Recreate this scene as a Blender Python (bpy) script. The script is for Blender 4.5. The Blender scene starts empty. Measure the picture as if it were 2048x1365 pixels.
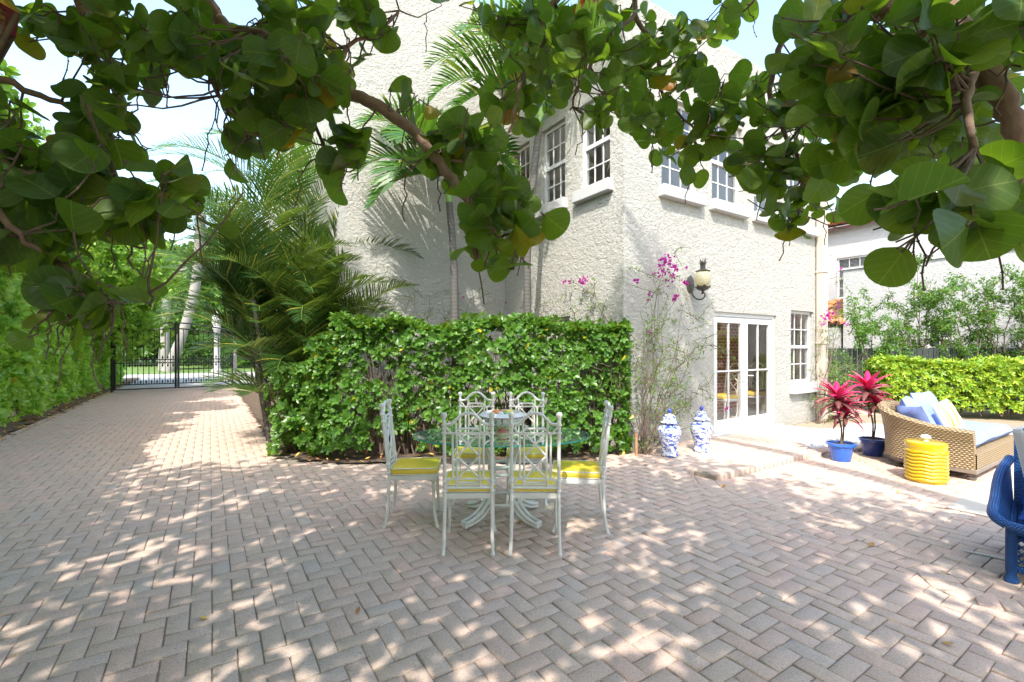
import bpy, math, random
import numpy as np
from mathutils import Vector, Matrix
R = math.radians
random.seed(7); RNG = np.random.default_rng(7)
scene = bpy.context.scene
COL = scene.collection

# ------------------------------------------------------------------ camera, sky, sun, exposure
CAMH = 1.5; FPX = 930.0; HZ = 697.0
cam = bpy.data.cameras.new('camera'); camo = bpy.data.objects.new('camera', cam); COL.objects.link(camo)
camo.location = (0, 0, CAMH); camo.rotation_euler = (R(90), 0, 0)
cam.sensor_width = 36; cam.lens = FPX / 2048 * 36; cam.shift_y = (HZ - 682.5) / 2048
cam.clip_start = 0.05; cam.clip_end = 2000
scene.camera = camo
SUN_EL = 51.0; TOSUN = Vector((-0.20, -1.0, 0)).normalized() * math.cos(R(SUN_EL)) + Vector((0, 0, math.sin(R(SUN_EL))))
w = bpy.data.worlds.new('World'); scene.world = w; w.use_nodes = True
nt = w.node_tree
bg = nt.nodes['Background']; sky = nt.nodes.new('ShaderNodeTexSky'); sky.sky_type = 'NISHITA'; sky.sun_disc = False
sky.sun_elevation = R(SUN_EL); sky.sun_rotation = math.atan2(TOSUN.x, TOSUN.y)
sky.air_density = 1.5; sky.dust_density = 2.4; sky.ozone_density = 1.1
nt.links.new(sky.outputs[0], bg.inputs[0]); bg.inputs[1].default_value = 0.15
sl = bpy.data.lights.new('sun', 'SUN'); sl.energy = 2.0; sl.angle = R(0.6); sl.color = (1.0, 0.95, 0.87)
so = bpy.data.objects.new('sun', sl); COL.objects.link(so)
so.rotation_euler = (-TOSUN).to_track_quat('-Z', 'Y').to_euler(); so.location = TOSUN * 30
scene.view_settings.view_transform = 'Standard'; scene.view_settings.look = 'None'
scene.view_settings.exposure = 1.78; scene.view_settings.gamma = 1.0
scene.cycles.max_bounces = 8; scene.cycles.transparent_max_bounces = 12
scene.cycles.diffuse_bounces = 4; scene.cycles.glossy_bounces = 4; scene.cycles.transmission_bounces = 6
scene.cycles.caustics_reflective = False; scene.cycles.caustics_refractive = False
scene.cycles.sample_clamp_indirect = 6.0

# ------------------------------------------------------------------ coordinates of the place
U = np.array([-0.5446, 0.8387, 0.0]); V = np.array([0.8387, 0.5446, 0.0]); Z = np.array([0, 0, 1.0])
CORNER = np.array([1.556, 6.49, 0.0])
VANG = math.atan2(V[1], V[0])
def H(t, s, z=0.0):            # house grid: t along the right face, s along the left face
    return CORNER + V * t + U * s + Z * z
def P(px, py, z=0.0):          # ground measurement helper used when surveying the photo
    Y = FPX * (CAMH - z) / (py - HZ)
    return np.array([(px - 1024) / FPX * Y, Y, z])
def Q(px, py, Y):
    return np.array([(px - 1024) / FPX * Y, Y, CAMH - (py - HZ) / FPX * Y])
def ts(p):
    d = np.asarray(p)[:2] - CORNER[:2]
    return float(d @ V[:2]), float(d @ U[:2])

# ------------------------------------------------------------------ tags
def tag(o, label=None, cat=None, group=None, kind=None):
    if label: o['label'] = label
    if cat: o['category'] = cat
    if group: o['group'] = group
    if kind: o['kind'] = kind
    return o
def empty(name, loc=(0, 0, 0), rz=0, label=None, cat=None, group=None, kind=None):
    o = bpy.data.objects.new(name, None); COL.objects.link(o); o.location = loc; o.rotation_euler = (0, 0, rz)
    o.empty_display_size = 0.1
    return tag(o, label, cat, group, kind)
def copy_tree(o, parent=None):
    c = o.copy(); COL.objects.link(c)
    if parent: c.parent = parent
    for ch in KIDS.get(o.name, []): 
        d = copy_tree(ch, c); KIDS.setdefault(c.name, []).append(d)
    return c
KIDS = {}

# ------------------------------------------------------------------ mesh builder
class MB:
    def __init__(s): s.v = []; s.f = []; s.uv = {}
    def add(s, vs, fs, uvs=None):
        n = len(s.v); s.v += [tuple(map(float, p)) for p in vs]
        for i, f in enumerate(fs):
            if uvs is not None: s.uv[len(s.f)] = uvs[i]
            s.f.append(tuple(n + k for k in f))
        return s
    def box(s, c, size, rz=0, M=None, taper=1.0):
        hx, hy, hz = size[0] / 2, size[1] / 2, size[2] / 2
        vs = [(x * (taper if z > 0 else 1), y * (taper if z > 0 else 1), z) for z in (-hz, hz) for x, y in ((-hx, -hy), (hx, -hy), (hx, hy), (-hx, hy))]
        if M is None: M = Matrix.Rotation(rz, 3, 'Z')
        vs = [tuple(M @ Vector(p) + Vector(c)) for p in vs]
        return s.add(vs, [(0, 3, 2, 1), (4, 5, 6, 7), (0, 1, 5, 4), (1, 2, 6, 5), (2, 3, 7, 6), (3, 0, 4, 7)])
    def bar(s, a, b, wx, wz, up=(0, 0, 1)):     # rectangular bar from a to b
        a = Vector(a); b = Vector(b); d = b - a; L = d.length; y = d.normalized(); x = y.cross(Vector(up))
        if x.length < 1e-4: x = Vector((1, 0, 0))
        x.normalize(); z = x.cross(y)
        M = Matrix((x, y, z)).transposed()
        return s.box((a + b) / 2, (wx, L, wz), M=M)
    def tube(s, pts, r, n=8, cap=True, uvl=False):
        pts = [Vector(p) for p in pts]; m = len(pts)
        rs = r if hasattr(r, '__len__') else [r] * m
        rings = []; up = None
        for i, p in enumerate(pts):
            t = (pts[min(i + 1, m - 1)] - pts[max(i - 1, 0)])
            if t.length < 1e-9: t = Vector((0, 0, 1))
            t.normalize()
            if up is None:
                up = Vector((0, 0, 1)) if abs(t.z) < 0.9 else Vector((1, 0, 0))
            x = t.cross(up); x.normalize(); up = x.cross(t); 
            rings.append([p + (x * math.cos(2 * math.pi * k / n) + up * math.sin(2 * math.pi * k / n)) * rs[i] for k in range(n)])
        vs = [q for ring in rings for q in ring]; fs = []; uvs = []
        L = 0
        for i in range(m - 1):
            L2 = L + (pts[i + 1] - pts[i]).length; c = 2 * math.pi * max(rs[i], 1e-4)
            for k in range(n):
                fs.append((i * n + k, i * n + (k + 1) % n, (i + 1) * n + (k + 1) % n, (i + 1) * n + k))
                uvs.append([(L, c * k / n), (L, c * (k + 1) / n), (L2, c * (k + 1) / n), (L2, c * k / n)])
            L = L2
        if cap: 
            fs += [tuple(reversed(range(n))), tuple((m - 1) * n + k for k in range(n))]
            uvs += [[(0, 0)] * n, [(0, 0)] * n]
        return s.add(vs, fs, uvs if uvl else None)
    def lathe(s, prof, c=(0, 0, 0), n=24, uvl=False, M=None, sx=1.0, sy=1.0):
        vs = []; fs = []; uvs = []
        for r, z in prof:
            for k in range(n):
                a = 2 * math.pi * k / n; p = Vector((r * math.cos(a) * sx, r * math.sin(a) * sy, z))
                if M is not None: p = M @ p
                vs.append(p + Vector(c))
        L = 0
        for i in range(len(prof) - 1):
            L2 = L + math.hypot(prof[i + 1][0] - prof[i][0], prof[i + 1][1] - prof[i][1])
            for k in range(n):
                fs.append((i * n + k, i * n + (k + 1) % n, (i + 1) * n + (k + 1) % n, (i + 1) * n + k))
                uvs.append([(k / n, L), ((k + 1) / n, L), ((k + 1) / n, L2), (k / n, L2)])
            L = L2
        if prof[0][0] > 1e-4: fs.append(tuple(reversed(range(n)))); uvs.append([(0, 0)] * n)
        if prof[-1][0] > 1e-4: fs.append(tuple((len(prof) - 1) * n + k for k in range(n))); uvs.append([(0, 0)] * n)
        return s.add(vs, fs, uvs if uvl else None)
    def grid(s, P2, uvs=None):     # P2[i][j] of points
        a = len(P2); b = len(P2[0]); vs = [p for row in P2 for p in row]; fs = []; us = []
        for i in range(a - 1):
            for j in range(b - 1):
                fs.append((i * b + j, (i + 1) * b + j, (i + 1) * b + j + 1, i * b + j + 1))
                if uvs is not None: us.append([uvs[i][j], uvs[i + 1][j], uvs[i + 1][j + 1], uvs[i][j + 1]])
        return s.add(vs, fs, us if uvs is not None else None)
    def poly(s, pts, z0, z1):      # extruded polygon
        n = len(pts); vs = [(p[0], p[1], z0) for p in pts] + [(p[0], p[1], z1) for p in pts]
        A = sum(pts[i][0] * pts[(i + 1) % n][1] - pts[(i + 1) % n][0] * pts[i][1] for i in range(n))
        if A > 0: fs = [tuple(reversed(range(n))), tuple(range(n, 2 * n))] + [(i, (i + 1) % n, n + (i + 1) % n, n + i) for i in range(n)]
        else: fs = [tuple(range(n)), tuple(reversed(range(n, 2 * n)))] + [((i + 1) % n, i, n + i, n + (i + 1) % n) for i in range(n)]
        return s.add(vs, fs)
    def build(s, name, m, parent=None, smooth=False, bevel=0, solid=0):
        me = bpy.data.meshes.new(name); me.from_pydata(s.v, [], s.f)
        if s.uv:
            ul = me.uv_layers.new(name='UVMap'); dat = np.zeros((len(me.loops), 2), np.float32); k = 0
            for i, f in enumerate(s.f):
                q = s.uv.get(i)
                if q is not None: dat[k:k + len(f)] = q
                k += len(f)
            ul.data.foreach_set('uv', dat.ravel())
        me.update()
        if smooth:
            me.polygons.foreach_set('use_smooth', [True] * len(me.polygons))
            if smooth != 'all':
                try: me.set_sharp_from_angle(angle=R(40))
                except Exception: pass
        o = bpy.data.objects.new(name, me); COL.objects.link(o)
        if m is not None: me.materials.append(m)
        if parent is not None:
            o.parent = parent; KIDS.setdefault(parent.name, []).append(o)
        if solid:
            md = o.modifiers.new('s', 'SOLIDIFY'); md.thickness = solid; md.offset = 0
        if bevel:
            md = o.modifiers.new('b', 'BEVEL'); md.width = bevel; md.segments = 2; md.limit_method = 'ANGLE'
        return o
def wparent(o, p):   # part built in world coordinates under an empty
    o.matrix_parent_inverse = Matrix.LocRotScale(p.location, p.rotation_euler, None).inverted(); return o

def norm(a): return a / np.maximum(np.linalg.norm(a, axis=-1, keepdims=True), 1e-9)
def np_mesh(name, verts, faces, uv=None, m=None, parent=None, smooth=False):
    """verts Nx3, faces MxK all the same size, uv MxKx2"""
    verts = np.asarray(verts, np.float32); faces = np.asarray(faces, np.int32)
    me = bpy.data.meshes.new(name); nf, k = faces.shape
    me.vertices.add(len(verts)); me.vertices.foreach_set('co', verts.ravel())
    me.loops.add(nf * k); me.loops.foreach_set('vertex_index', faces.ravel())
    me.polygons.add(nf); me.polygons.foreach_set('loop_start', np.arange(0, nf * k, k, dtype=np.int32))
    me.polygons.foreach_set('loop_total', np.full(nf, k, np.int32))
    if smooth: me.polygons.foreach_set('use_smooth', np.ones(nf, bool))
    me.update(calc_edges=True)
    if uv is not None:
        ul = me.uv_layers.new(name='UVMap'); ul.data.foreach_set('uv', np.asarray(uv, np.float32).ravel())
    me.validate()
    o = bpy.data.objects.new(name, me); COL.objects.link(o)
    if m: me.materials.append(m)
    if parent is not None:
        o.parent = parent; KIDS.setdefault(parent.name, []).append(o)
    return o
def cloud_arrays(tmpl, pos, ydir, nrm, size):
    tv, tf, tuv = tmpl
    pos = np.asarray(pos, float); y = norm(np.asarray(ydir, float)); n = np.asarray(nrm, float)
    x = norm(np.cross(y, n)); n = np.cross(x, y); M = len(pos); size = np.broadcast_to(np.asarray(size, float), (M,))
    vs = pos[:, None, :] + size[:, None, None] * (tv[None, :, 0:1] * x[:, None, :] + tv[None, :, 1:2] * y[:, None, :] + tv[None, :, 2:3] * n[:, None, :])
    fs = tf[None] + (np.arange(M) * len(tv))[:, None, None]
    uv = np.broadcast_to(tuv[tf][None], (M,) + tf.shape + (2,))
    return vs.reshape(-1, 3), fs.reshape(-1, tf.shape[1]), uv.reshape(-1, tf.shape[1], 2)
def cloud(name, tmpl, pos, ydir, nrm, size, m, parent=None, smooth=True):
    v, f, uv = cloud_arrays(tmpl, pos, ydir, nrm, size)
    return np_mesh(name, v, f, uv, m, parent, smooth)
def rnd_dir(n):
    a = RNG.normal(size=(n, 3)); return norm(a)

# leaf templates (base at origin, +y to tip, +z upper side)
def tmpl_blade(L=1.0, W=0.4, cup=0.15, bend=-0.1, shape=0.6, seg=4):
    vs = [(0, 0, 0)]; 
    for i in range(1, seg):
        t = i / seg * (1.0 if seg != 4 else 1.12); w_ = W / 2 * (math.sin(math.pi * t ** shape) ** 0.8); y = L * t; z = bend * t * t * L
        vs += [(-w_, y, z + cup * w_), (0, y, z), (w_, y, z + cup * w_)]
    vs.append((0, L, bend * L)); fs = []
    fs += [(0, 2, 1), (0, 3, 2)]
    for i in range(seg - 2):
        a = 1 + 3 * i; b = a + 3
        fs += [(a, a + 1, b + 1), (a, b + 1, b), (a + 1, a + 2, b + 2), (a + 1, b + 2, b + 1)]
    a = 1 + 3 * (seg - 2); e = len(vs) - 1
    fs += [(a, a + 1, e), (a + 1, a + 2, e)]
    v = np.array(vs); uv = v[:, :2].copy() / L; uv[:, 0] += 0.5
    return v, np.array(fs), uv
def tmpl_round(n=18, cup=0.25, notch=True, fold=0.12, wave=0.03, ph=.7, kx=1.0, curl=0.0):     # sea grape leaf, width ~1, petiole at the origin
    vs = [(0, 0.02, 0)]; c = (0, 0.45)
    mid = [(0, 0.25, 0), (0, 0.5, 0), (0, 0.75, 0)]
    out = []
    for k in range(n):
        a = -math.pi / 2 + 2 * math.pi * (k + 0.5) / n
        x = 0.56 * math.cos(a); y = 0.46 + 0.44 * math.sin(a)
        if abs(x) < 0.2 and y < 0.3: y -= 0.05
        out.append((x, y))
    vs = []
    # two rings plus centre
    for rr in (1.0, 0.6):
        for (x, y) in out:
            xx = x * rr; yy = 0.45 + (y - 0.45) * rr
            z = cup * (xx * xx + 0.5 * (yy - 0.45) ** 2) + fold * abs(xx) - wave * math.sin(3 * math.atan2(yy - .45, xx) + ph) * rr - curl * max(0, yy - .45) ** 2
            vs.append((xx * kx, yy, z))
    vs.append((0, 0.45, 0)); fs = []
    for k in range(n):
        k2 = (k + 1) % n
        fs += [(k, k2, n + k2), (k, n + k2, n + k), (n + k, n + k2, 2 * n)]
    v = np.array(vs); uv = v[:, :2].copy(); uv[:, 0] += 0.5
    return v, np.array(fs), uv
def tmpl_rosette(nl=6, L=1.0, W=0.5, tilt=40, seg=3, seed=0, shape=1.5):
    rg = random.Random(seed); V_ = []; F_ = []; UV_ = []; n = 0
    b = tmpl_blade(L, W, 0.25, -0.15, shape, seg)
    for k in range(nl):
        a = 2 * math.pi * (k + rg.uniform(-.2, .2)) / nl; tl = R(tilt + rg.uniform(-25, 20)); sc = rg.uniform(.75, 1.1)
        y = Vector((math.cos(a) * math.cos(tl), math.sin(a) * math.cos(tl), math.sin(tl)))
        nn = Vector((-math.cos(a) * math.sin(tl), -math.sin(a) * math.sin(tl), math.cos(tl))); x = y.cross(nn)
        for p in b[0]: V_.append(tuple((x * p[0] + y * p[1] + nn * p[2]) * sc))
        F_ += [[q + n for q in f] for f in b[1]]; UV_ += list(b[2]); n += len(b[0])
    # axis along local +y expected: swap so rosette axis z->y
    v = np.array(V_); v = v[:, [0, 2, 1]]; v[:, 2] *= -1
    return v, np.array(F_), np.array(UV_)

# ------------------------------------------------------------------ materials
class NT:
    def __init__(s, name):
        s.m = bpy.data.materials.new(name); s.m.use_nodes = True; s.t = s.m.node_tree; s.t.nodes.clear()
        s.out = s.n('ShaderNodeOutputMaterial')
    def n(s, typ, ins=None, **kw):
        nd = s.t.nodes.new(typ)
        for k, v in kw.items(): setattr(nd, k, v)
        if ins:
            for k, v in ins.items():
                if isinstance(v, bpy.types.NodeSocket): s.t.links.new(v, nd.inputs[k])
                else: nd.inputs[k].default_value = v
        return nd
    def ramp(s, fac, stops, interp='LINEAR'):
        r = s.n('ShaderNodeValToRGB', {0: fac}); cr = r.color_ramp; cr.interpolation = interp
        while len(cr.elements) < len(stops): cr.elements.new(0.5)
        for e, (p, c) in zip(cr.elements, stops): e.position = p; e.color = (*c, 1) if len(c) == 3 else c
        return r.outputs[0]
    def math(s, op, a, b=0.0, c=None):
        i = {0: a, 1: b}
        if c is not None: i[2] = c
        return s.n('ShaderNodeMath', i, operation=op).outputs[0]
    def mix(s, fac, a, b, mode='MIX'):
        def cv(x): return (*x, 1) if isinstance(x, tuple) and len(x) == 3 else x
        return s.n('ShaderNodeMixRGB', {0: fac, 1: cv(a), 2: cv(b)}, blend_type=mode).outputs[0]
    def pos(s): return s.n('ShaderNodeNewGeometry').outputs['Position']
    def island(s): return s.n('ShaderNodeNewGeometry').outputs['Random Per Island']
    def uv(s): return s.n('ShaderNodeUVMap').outputs[0]
    def obj(s): return s.n('ShaderNodeTexCoord').outputs['Object']
    def noise(s, vec, scale, detail=3, rough=0.5, dist=0.0, col=False):
        nd = s.n('ShaderNodeTexNoise', {'Vector': vec, 'Scale': scale, 'Detail': detail, 'Roughness': rough, 'Distortion': dist})
        return nd.outputs[1 if col else 0]
    def bump(s, h, strength=0.5, dist=0.01, normal=None):
        i = {'Height': h, 'Strength': strength, 'Distance': dist}
        if normal is not None: i['Normal'] = normal
        return s.n('ShaderNodeBump', i).outputs[0]
    def principled(s, col, rough=0.6, normal=None, metal=0.0, spec=0.5, coat=0.0, **kw):
        i = {'Base Color': (*col, 1) if isinstance(col, tuple) and len(col) == 3 else col, 'Roughness': rough, 'Metallic': metal, 'Specular IOR Level': spec, 'Coat Weight': coat}
        if normal is not None: i['Normal'] = normal
        i.update(kw)
        nd = s.n('ShaderNodeBsdfPrincipled', i); return nd.outputs[0]
    def end(s, sh): s.t.links.new(sh, s.out.inputs[0]); return s.m

ALB = 1.55      # albedo level matched to the exposure
def sc(c): return tuple(min(.82, x * ALB) for x in c)
def mat_leaf(name, cols, trans=0.35, tcol=None, rough=0.45, veins=False, spec=0.4, clump=None, odd=None, under=None):
    """cols: two/three greens chosen per leaf; translucent part lets the light through."""
    N = NT(name); isl = N.island(); k = len(cols); cols = [sc(c) for c in cols]
    c = N.ramp(isl, [(i / max(k - 1, 1), q) for i, q in enumerate(cols)])
    if clump:
        nz = N.noise(N.pos(), clump[0], 2); f = N.ramp(nz, [(0.38, (0, 0, 0)), (0.62, (1, 1, 1))])
        c = N.mix(N.math('MULTIPLY', f, clump[2]), c, clump[1])
    if odd:
        f2 = N.math('FRACT', N.math('MULTIPLY', isl, 37.31))
        for (th, oc, seed) in odd:
            f2 = N.math('FRACT', N.math('MULTIPLY', isl, seed)); g = N.math('LESS_THAN', f2, th)
            nz2 = N.noise(N.uv(), 6, 3)
            oc2 = N.mix(nz2, oc, tuple(x * .6 for x in oc))
            c = N.mix(g, c, oc2)
    if veins:
        uv = N.uv(); sp = N.n('ShaderNodeSeparateXYZ', {0: uv}); x = N.math('ABSOLUTE', N.math('SUBTRACT', sp.outputs[0], 0.5)); y = sp.outputs[1]
        v1 = N.math('LESS_THAN', x, 0.010)
        q = N.math('SUBTRACT', N.math('MULTIPLY', y, 5.0), N.math('MULTIPLY', x, 4.2))
        fr = N.math('ABSOLUTE', N.math('SUBTRACT', N.math('FRACT', q), 0.5)); v2 = N.math('LESS_THAN', fr, 0.035)
        vv = N.math('MAXIMUM', v1, N.math('MULTIPLY', v2, 0.7))
        c = N.mix(N.math('MULTIPLY', vv, 0.75), c, (0.36, 0.40, 0.10))
        blot = N.noise(uv, 9, 3); c = N.mix(N.math('MULTIPLY', N.ramp(blot, [(.5, (0, 0, 0)), (.75, (1, 1, 1))]), 0.35), c, (0.09, 0.13, 0.02))
    if tcol is None: tc = N.mix(0.5, c, (0.35, 0.55, 0.03), 'MIX')
    else: tc = N.mix(tcol[3] if len(tcol) > 3 else 0.6, c, tuple(tcol[:3]))
    p = N.principled(c, rough, spec=spec)
    tr = N.n('ShaderNodeBsdfTranslucent', {0: tc}).outputs[0]
    return N.end(N.n('ShaderNodeMixShader', {0: trans, 1: p, 2: tr}).outputs[0])

def mat_plain(name, col, rough=0.6, var=0.12, nscale=8, bump=0.0, bscale=60, spec=0.5, metal=0, coat=0, coord='obj'):
    col = sc(col); N = NT(name); vec = N.obj() if coord == 'obj' else N.pos()
    nz = N.noise(vec, nscale, 4)
    c = N.mix(nz, tuple(x * (1 - var) for x in col), tuple(min(1, x * (1 + var)) for x in col))
    nm = N.bump(N.noise(vec, bscale, 3), bump, 0.004) if bump else None
    return N.end(N.principled(c, rough, nm, metal, spec, coat))

def mat_stucco(name, col, scale=1.0, strength=1.0):
    col = sc(col); N = NT(name); p = N.pos()
    mp = N.n('ShaderNodeMapping', {0: p, 3: (1.0, 1.0, 1.5)}).outputs[0]
    warp = N.noise(mp, 5 * scale, 2, col=True)
    p2 = N.n('ShaderNodeVectorMath', {0: mp, 1: warp}, operation='ADD').outputs[0]
    big = N.noise(mp, 13 * scale, 3, 0.5, 0.8)
    ridged = N.math('ABSOLUTE', N.math('SUBTRACT', N.noise(p2, 9 * scale, 2, 0.5, 0.3), 0.5))
    r2 = N.ramp(ridged, [(0.0, (0, 0, 0)), (0.035, (1, 1, 1))])
    fine = N.noise(p, 120 * scale, 2)
    h = N.math('ADD', N.math('ADD', N.math('MULTIPLY', big, 1.0), N.math('MULTIPLY', r2, 0.16)), N.math('MULTIPLY', fine, 0.10))
    nm = N.bump(h, 0.95 * strength, 0.03)
    stain = N.noise(p, 0.9, 4); c = N.mix(stain, tuple(x * 0.93 for x in col), tuple(min(.95, x * 1.04) for x in col))
    sep = N.n('ShaderNodeSeparateXYZ', {0: p}); low = N.ramp(N.math('ADD', sep.outputs[2], N.math('MULTIPLY', N.noise(p, 7, 3), 0.35)), [(0.12, (1, 1, 1)), (0.42, (0, 0, 0))])
    c = N.mix(N.math('MULTIPLY', low, 0.35), c, (0.42, 0.33, 0.25))
    stp = N.n('ShaderNodeMapping', {0: p, 3: (5.0, 5.0, .35)}).outputs[0]; strk = N.ramp(N.noise(stp, 1.6, 3, .6), [(.55, (0, 0, 0)), (.75, (1, 1, 1))])
    c = N.mix(N.math('MULTIPLY', strk, 0.16), c, (.36, .33, .28))
    return N.end(N.principled(c, 0.85, nm, spec=0.2))

def mat_paver():
    N = NT('concrete_paver'); isl = N.island(); p = N.pos()
    c = N.ramp(isl, [(0, (.60, .425, .335)), (.2, (.56, .415, .33)), (.38, (.63, .42, .33)), (.55, (.56, .42, .345)), (.72, (.62, .45, .35)), (.88, (.57, .415, .32)), (1, (.54, .43, .36))])
    blot = N.noise(p, 1.1, 3); c = N.mix(N.math('MULTIPLY', N.ramp(blot, [(.42, (0, 0, 0)), (.68, (1, 1, 1))]), .35), c, (.45, .385, .30))
    sand = N.noise(p, 130, 3, .8); c = N.mix(N.math('MULTIPLY', N.ramp(sand, [(.52, (0, 0, 0)), (.66, (1, 1, 1))]), .55), c, (.80, .70, .60))
    dk = N.noise(p, 95, 3, .7); c = N.mix(N.math('MULTIPLY', N.ramp(dk, [(.34, (1, 1, 1)), (.46, (0, 0, 0))]), .55), c, (.24, .18, .15))
    st = N.noise(p, 17, 4, .6); c = N.mix(N.math('MULTIPLY', N.ramp(st, [(.5, (0, 0, 0)), (.8, (1, 1, 1))]), .3), c, (.27, .24, .21))
    h = N.math('ADD', sand, N.math('MULTIPLY', N.noise(p, 40, 3), .8))
    return N.end(N.principled(c, .9, N.bump(h, .55, .004), spec=.25))

def mat_glass(name, tint=(0.9, 0.95, 0.93), refl=0.16):
    N = NT(name); fc = N.n('ShaderNodeLayerWeight', {0: .5}).outputs['Facing']; fr = N.math('ADD', N.math('MULTIPLY', N.math('POWER', fc, 5.0), .9), .04)
    f = N.math('MINIMUM', N.math('ADD', N.math('MULTIPLY', fr, 1.2), refl), 1.0)
    tr = N.n('ShaderNodeBsdfTransparent', {0: (*tint, 1)}).outputs[0]; gl = N.n('ShaderNodeBsdfGlossy', {'Color': (1, 1, 1, 1), 'Roughness': 0.0}).outputs[0]
    return N.end(N.n('ShaderNodeMixShader', {0: f, 1: tr, 2: gl}).outputs[0])

def mat_weave(name, c1, c2, su=40, sv=40, rough=.5, bump=1.0):
    """woven strands: over-under pattern from the UV map (metres)."""
    N = NT(name); sp = N.n('ShaderNodeSeparateXYZ', {0: N.uv()})
    a = N.math('MULTIPLY', sp.outputs[0], su * math.pi); b = N.math('MULTIPLY', sp.outputs[1], sv * math.pi)
    s1 = N.math('SINE', a); ev = N.math('ABSOLUTE', N.math('SINE', N.math('ADD', b, 0.0)))
    par = N.math('MULTIPLY', N.math('SIGN', N.math('SINE', b)), s1)
    h = N.math('ADD', N.math('MULTIPLY', par, 0.5), N.math('MULTIPLY', ev, 0.9))
    nz = N.noise(N.obj(), 14, 3)
    c = N.mix(N.ramp(h, [(0.0, (0, 0, 0)), (0.9, (1, 1, 1))]), c2, c1)
    c = N.mix(N.math('MULTIPLY', nz, .4), c, tuple(x * .6 for x in c1))
    return N.end(N.principled(c, rough, N.bump(h, bump, .008), spec=.4))

M = {}
M['stucco'] = mat_stucco('cream_stucco', (.29, .283, .258))
M['stucco2'] = mat_stucco('neighbour_stucco', (.29, .287, .28), 1.0, .8)
M['white'] = mat_plain('white_joinery_paint', (.40, .40, .40), .4, .04, 6, .1, 90, coord='pos')
M['sill'] = mat_plain('white_sill_plaster', (.31, .31, .31), .7, .08, 6, .3, 60, coord='pos')
M['paver'] = mat_paver()
M['sand'] = mat_plain('joint_sand', (.17, .145, .115), .95, .3, 30, .6, 200, coord='pos')
M['soil'] = mat_plain('dark_bed_soil', (.07, .048, .032), .95, .5, 14, .9, 60, coord='pos')
M['mulch'] = mat_plain('ground_earth', (.20, .16, .11), .95, .3, 3, .9, 40, coord='pos')
M['glass'] = mat_glass('window_glass', (.72, .76, .76), .07)
M['glassdoor'] = mat_glass('door_glass', (.95, .96, .96), .02)
M['metal_white'] = mat_plain('white_enamelled_aluminium', (.47, .455, .43), .38, .08, 25, .15, 120)
M['trunk'] = None
N = NT('grey_ringed_palm_bark'); z = N.n('ShaderNodeSeparateXYZ', {0: N.pos()}).outputs[2]
rg = N.math('FRACT', N.math('MULTIPLY', N.math('ADD', z, N.math('MULTIPLY', N.noise(N.pos(), 6, 2), .04)), 17)); rr = N.ramp(rg, [(0, (0, 0, 0)), (.2, (1, 1, 1)), (1, (.7, .7, .7))])
c = N.mix(rr, (.05, .048, .045), (.13, .125, .12)); c = N.mix(N.math('MULTIPLY', N.noise(N.pos(), 30, 4), .5), c, (.12, .11, .09))
M['palmbark'] = N.end(N.principled(c, .9, N.bump(rr, .5, .006), spec=.2))
M['bark'] = mat_plain('brown_bark', (.13, .09, .065), .9, .4, 30, .9, 80, coord='pos')
M['barkred'] = mat_plain('sea_grape_bark', (.15, .095, .07), .8, .45, 26, .8, 90, coord='pos')
M['twig'] = mat_plain('thin_twig_bark', (.095, .066, .052), .9, .3, 30, 0, coord='pos')
M['pale_trunk'] = mat_plain('pale_grey_trunk', (.17, .16, .145), .9, .25, 5, .5, 40, coord='pos')
M['grape'] = mat_leaf('sea_grape_leaf', [(.026, .060, .010), (.05, .10, .014), (.030, .065, .022), (.07, .115, .02)], .47, (.27, .45, .018, .85), .42, True, .5,
                      odd=[(.022, (.42, .22, .03), 37.31), (.014, (.50, .14, .02), 91.7), (.06, (.17, .19, .03), 53.9)])
M['hedge'] = mat_leaf('hedge_leaf', [(.028, .085, .012), (.085, .18, .022), (.05, .12, .026)], .34, (.40, .62, .03, .5), .35, False, .5, odd=[(.012, (.6, .5, .03), 71.3)])
M['hedgeL'] = mat_leaf('tall_hedge_leaf', [(.11, .24, .035), (.23, .41, .06), (.30, .46, .13)], .42, (.55, .82, .06, .55), .30, False, .5, odd=[(.006, (.6, .45, .03), 71.3)])
M['bright'] = mat_leaf('bright_tree_leaf', [(.09, .19, .025), (.14, .27, .03), (.19, .31, .035)], .38, (.5, .7, .04, .45), .4)
M['street'] = mat_leaf('street_tree_leaf', [(.05, .12, .02), (.09, .18, .025)], .32, None, .45)
M['darkleaf'] = mat_leaf('dark_tree_leaf', [(.03, .07, .015), (.05, .11, .02), (.08, .14, .02)], .3, None, .45)
M['frond'] = mat_leaf('palm_leaflet', [(.018, .062, .010), (.03, .09, .013), (.05, .12, .015)], .32, (.32, .55, .03, .35), .38, odd=[(.05, (.45, .40, .06), 19.7)])
M['areca'] = mat_leaf('areca_leaflet', [(.014, .042, .010), (.024, .065, .013), (.045, .09, .015)], .27, (.40, .55, .04, .35), .38, odd=[(.05, (.42, .40, .06), 19.7)])
M['varieg'] = mat_leaf('variegated_leaf', [(.045, .13, .015), (.17, .28, .022), (.27, .33, .025), (.09, .20, .018)], .3, (.7, .8, .06, .4), .4)
M['vine'] = mat_leaf('bougainvillea_leaf', [(.07, .14, .03), (.13, .2, .04)], .3, None, .5)
M['magenta'] = mat_leaf('bougainvillea_bract', [(.26, .01, .18), (.36, .02, .26)], .35, (.6, .05, .45, .5), .5)
M['cordy'] = mat_leaf('cordyline_leaf', [(.70, .02, .12), (.55, .015, .09), (.80, .06, .2)], .3, (.9, .05, .2, .5), .35)
M['cordyd'] = mat_leaf('cordyline_old_leaf', [(.13, .04, .045), (.24, .05, .06), (.09, .05, .04)], .25, (.5, .1, .1, .5), .35)
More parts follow.
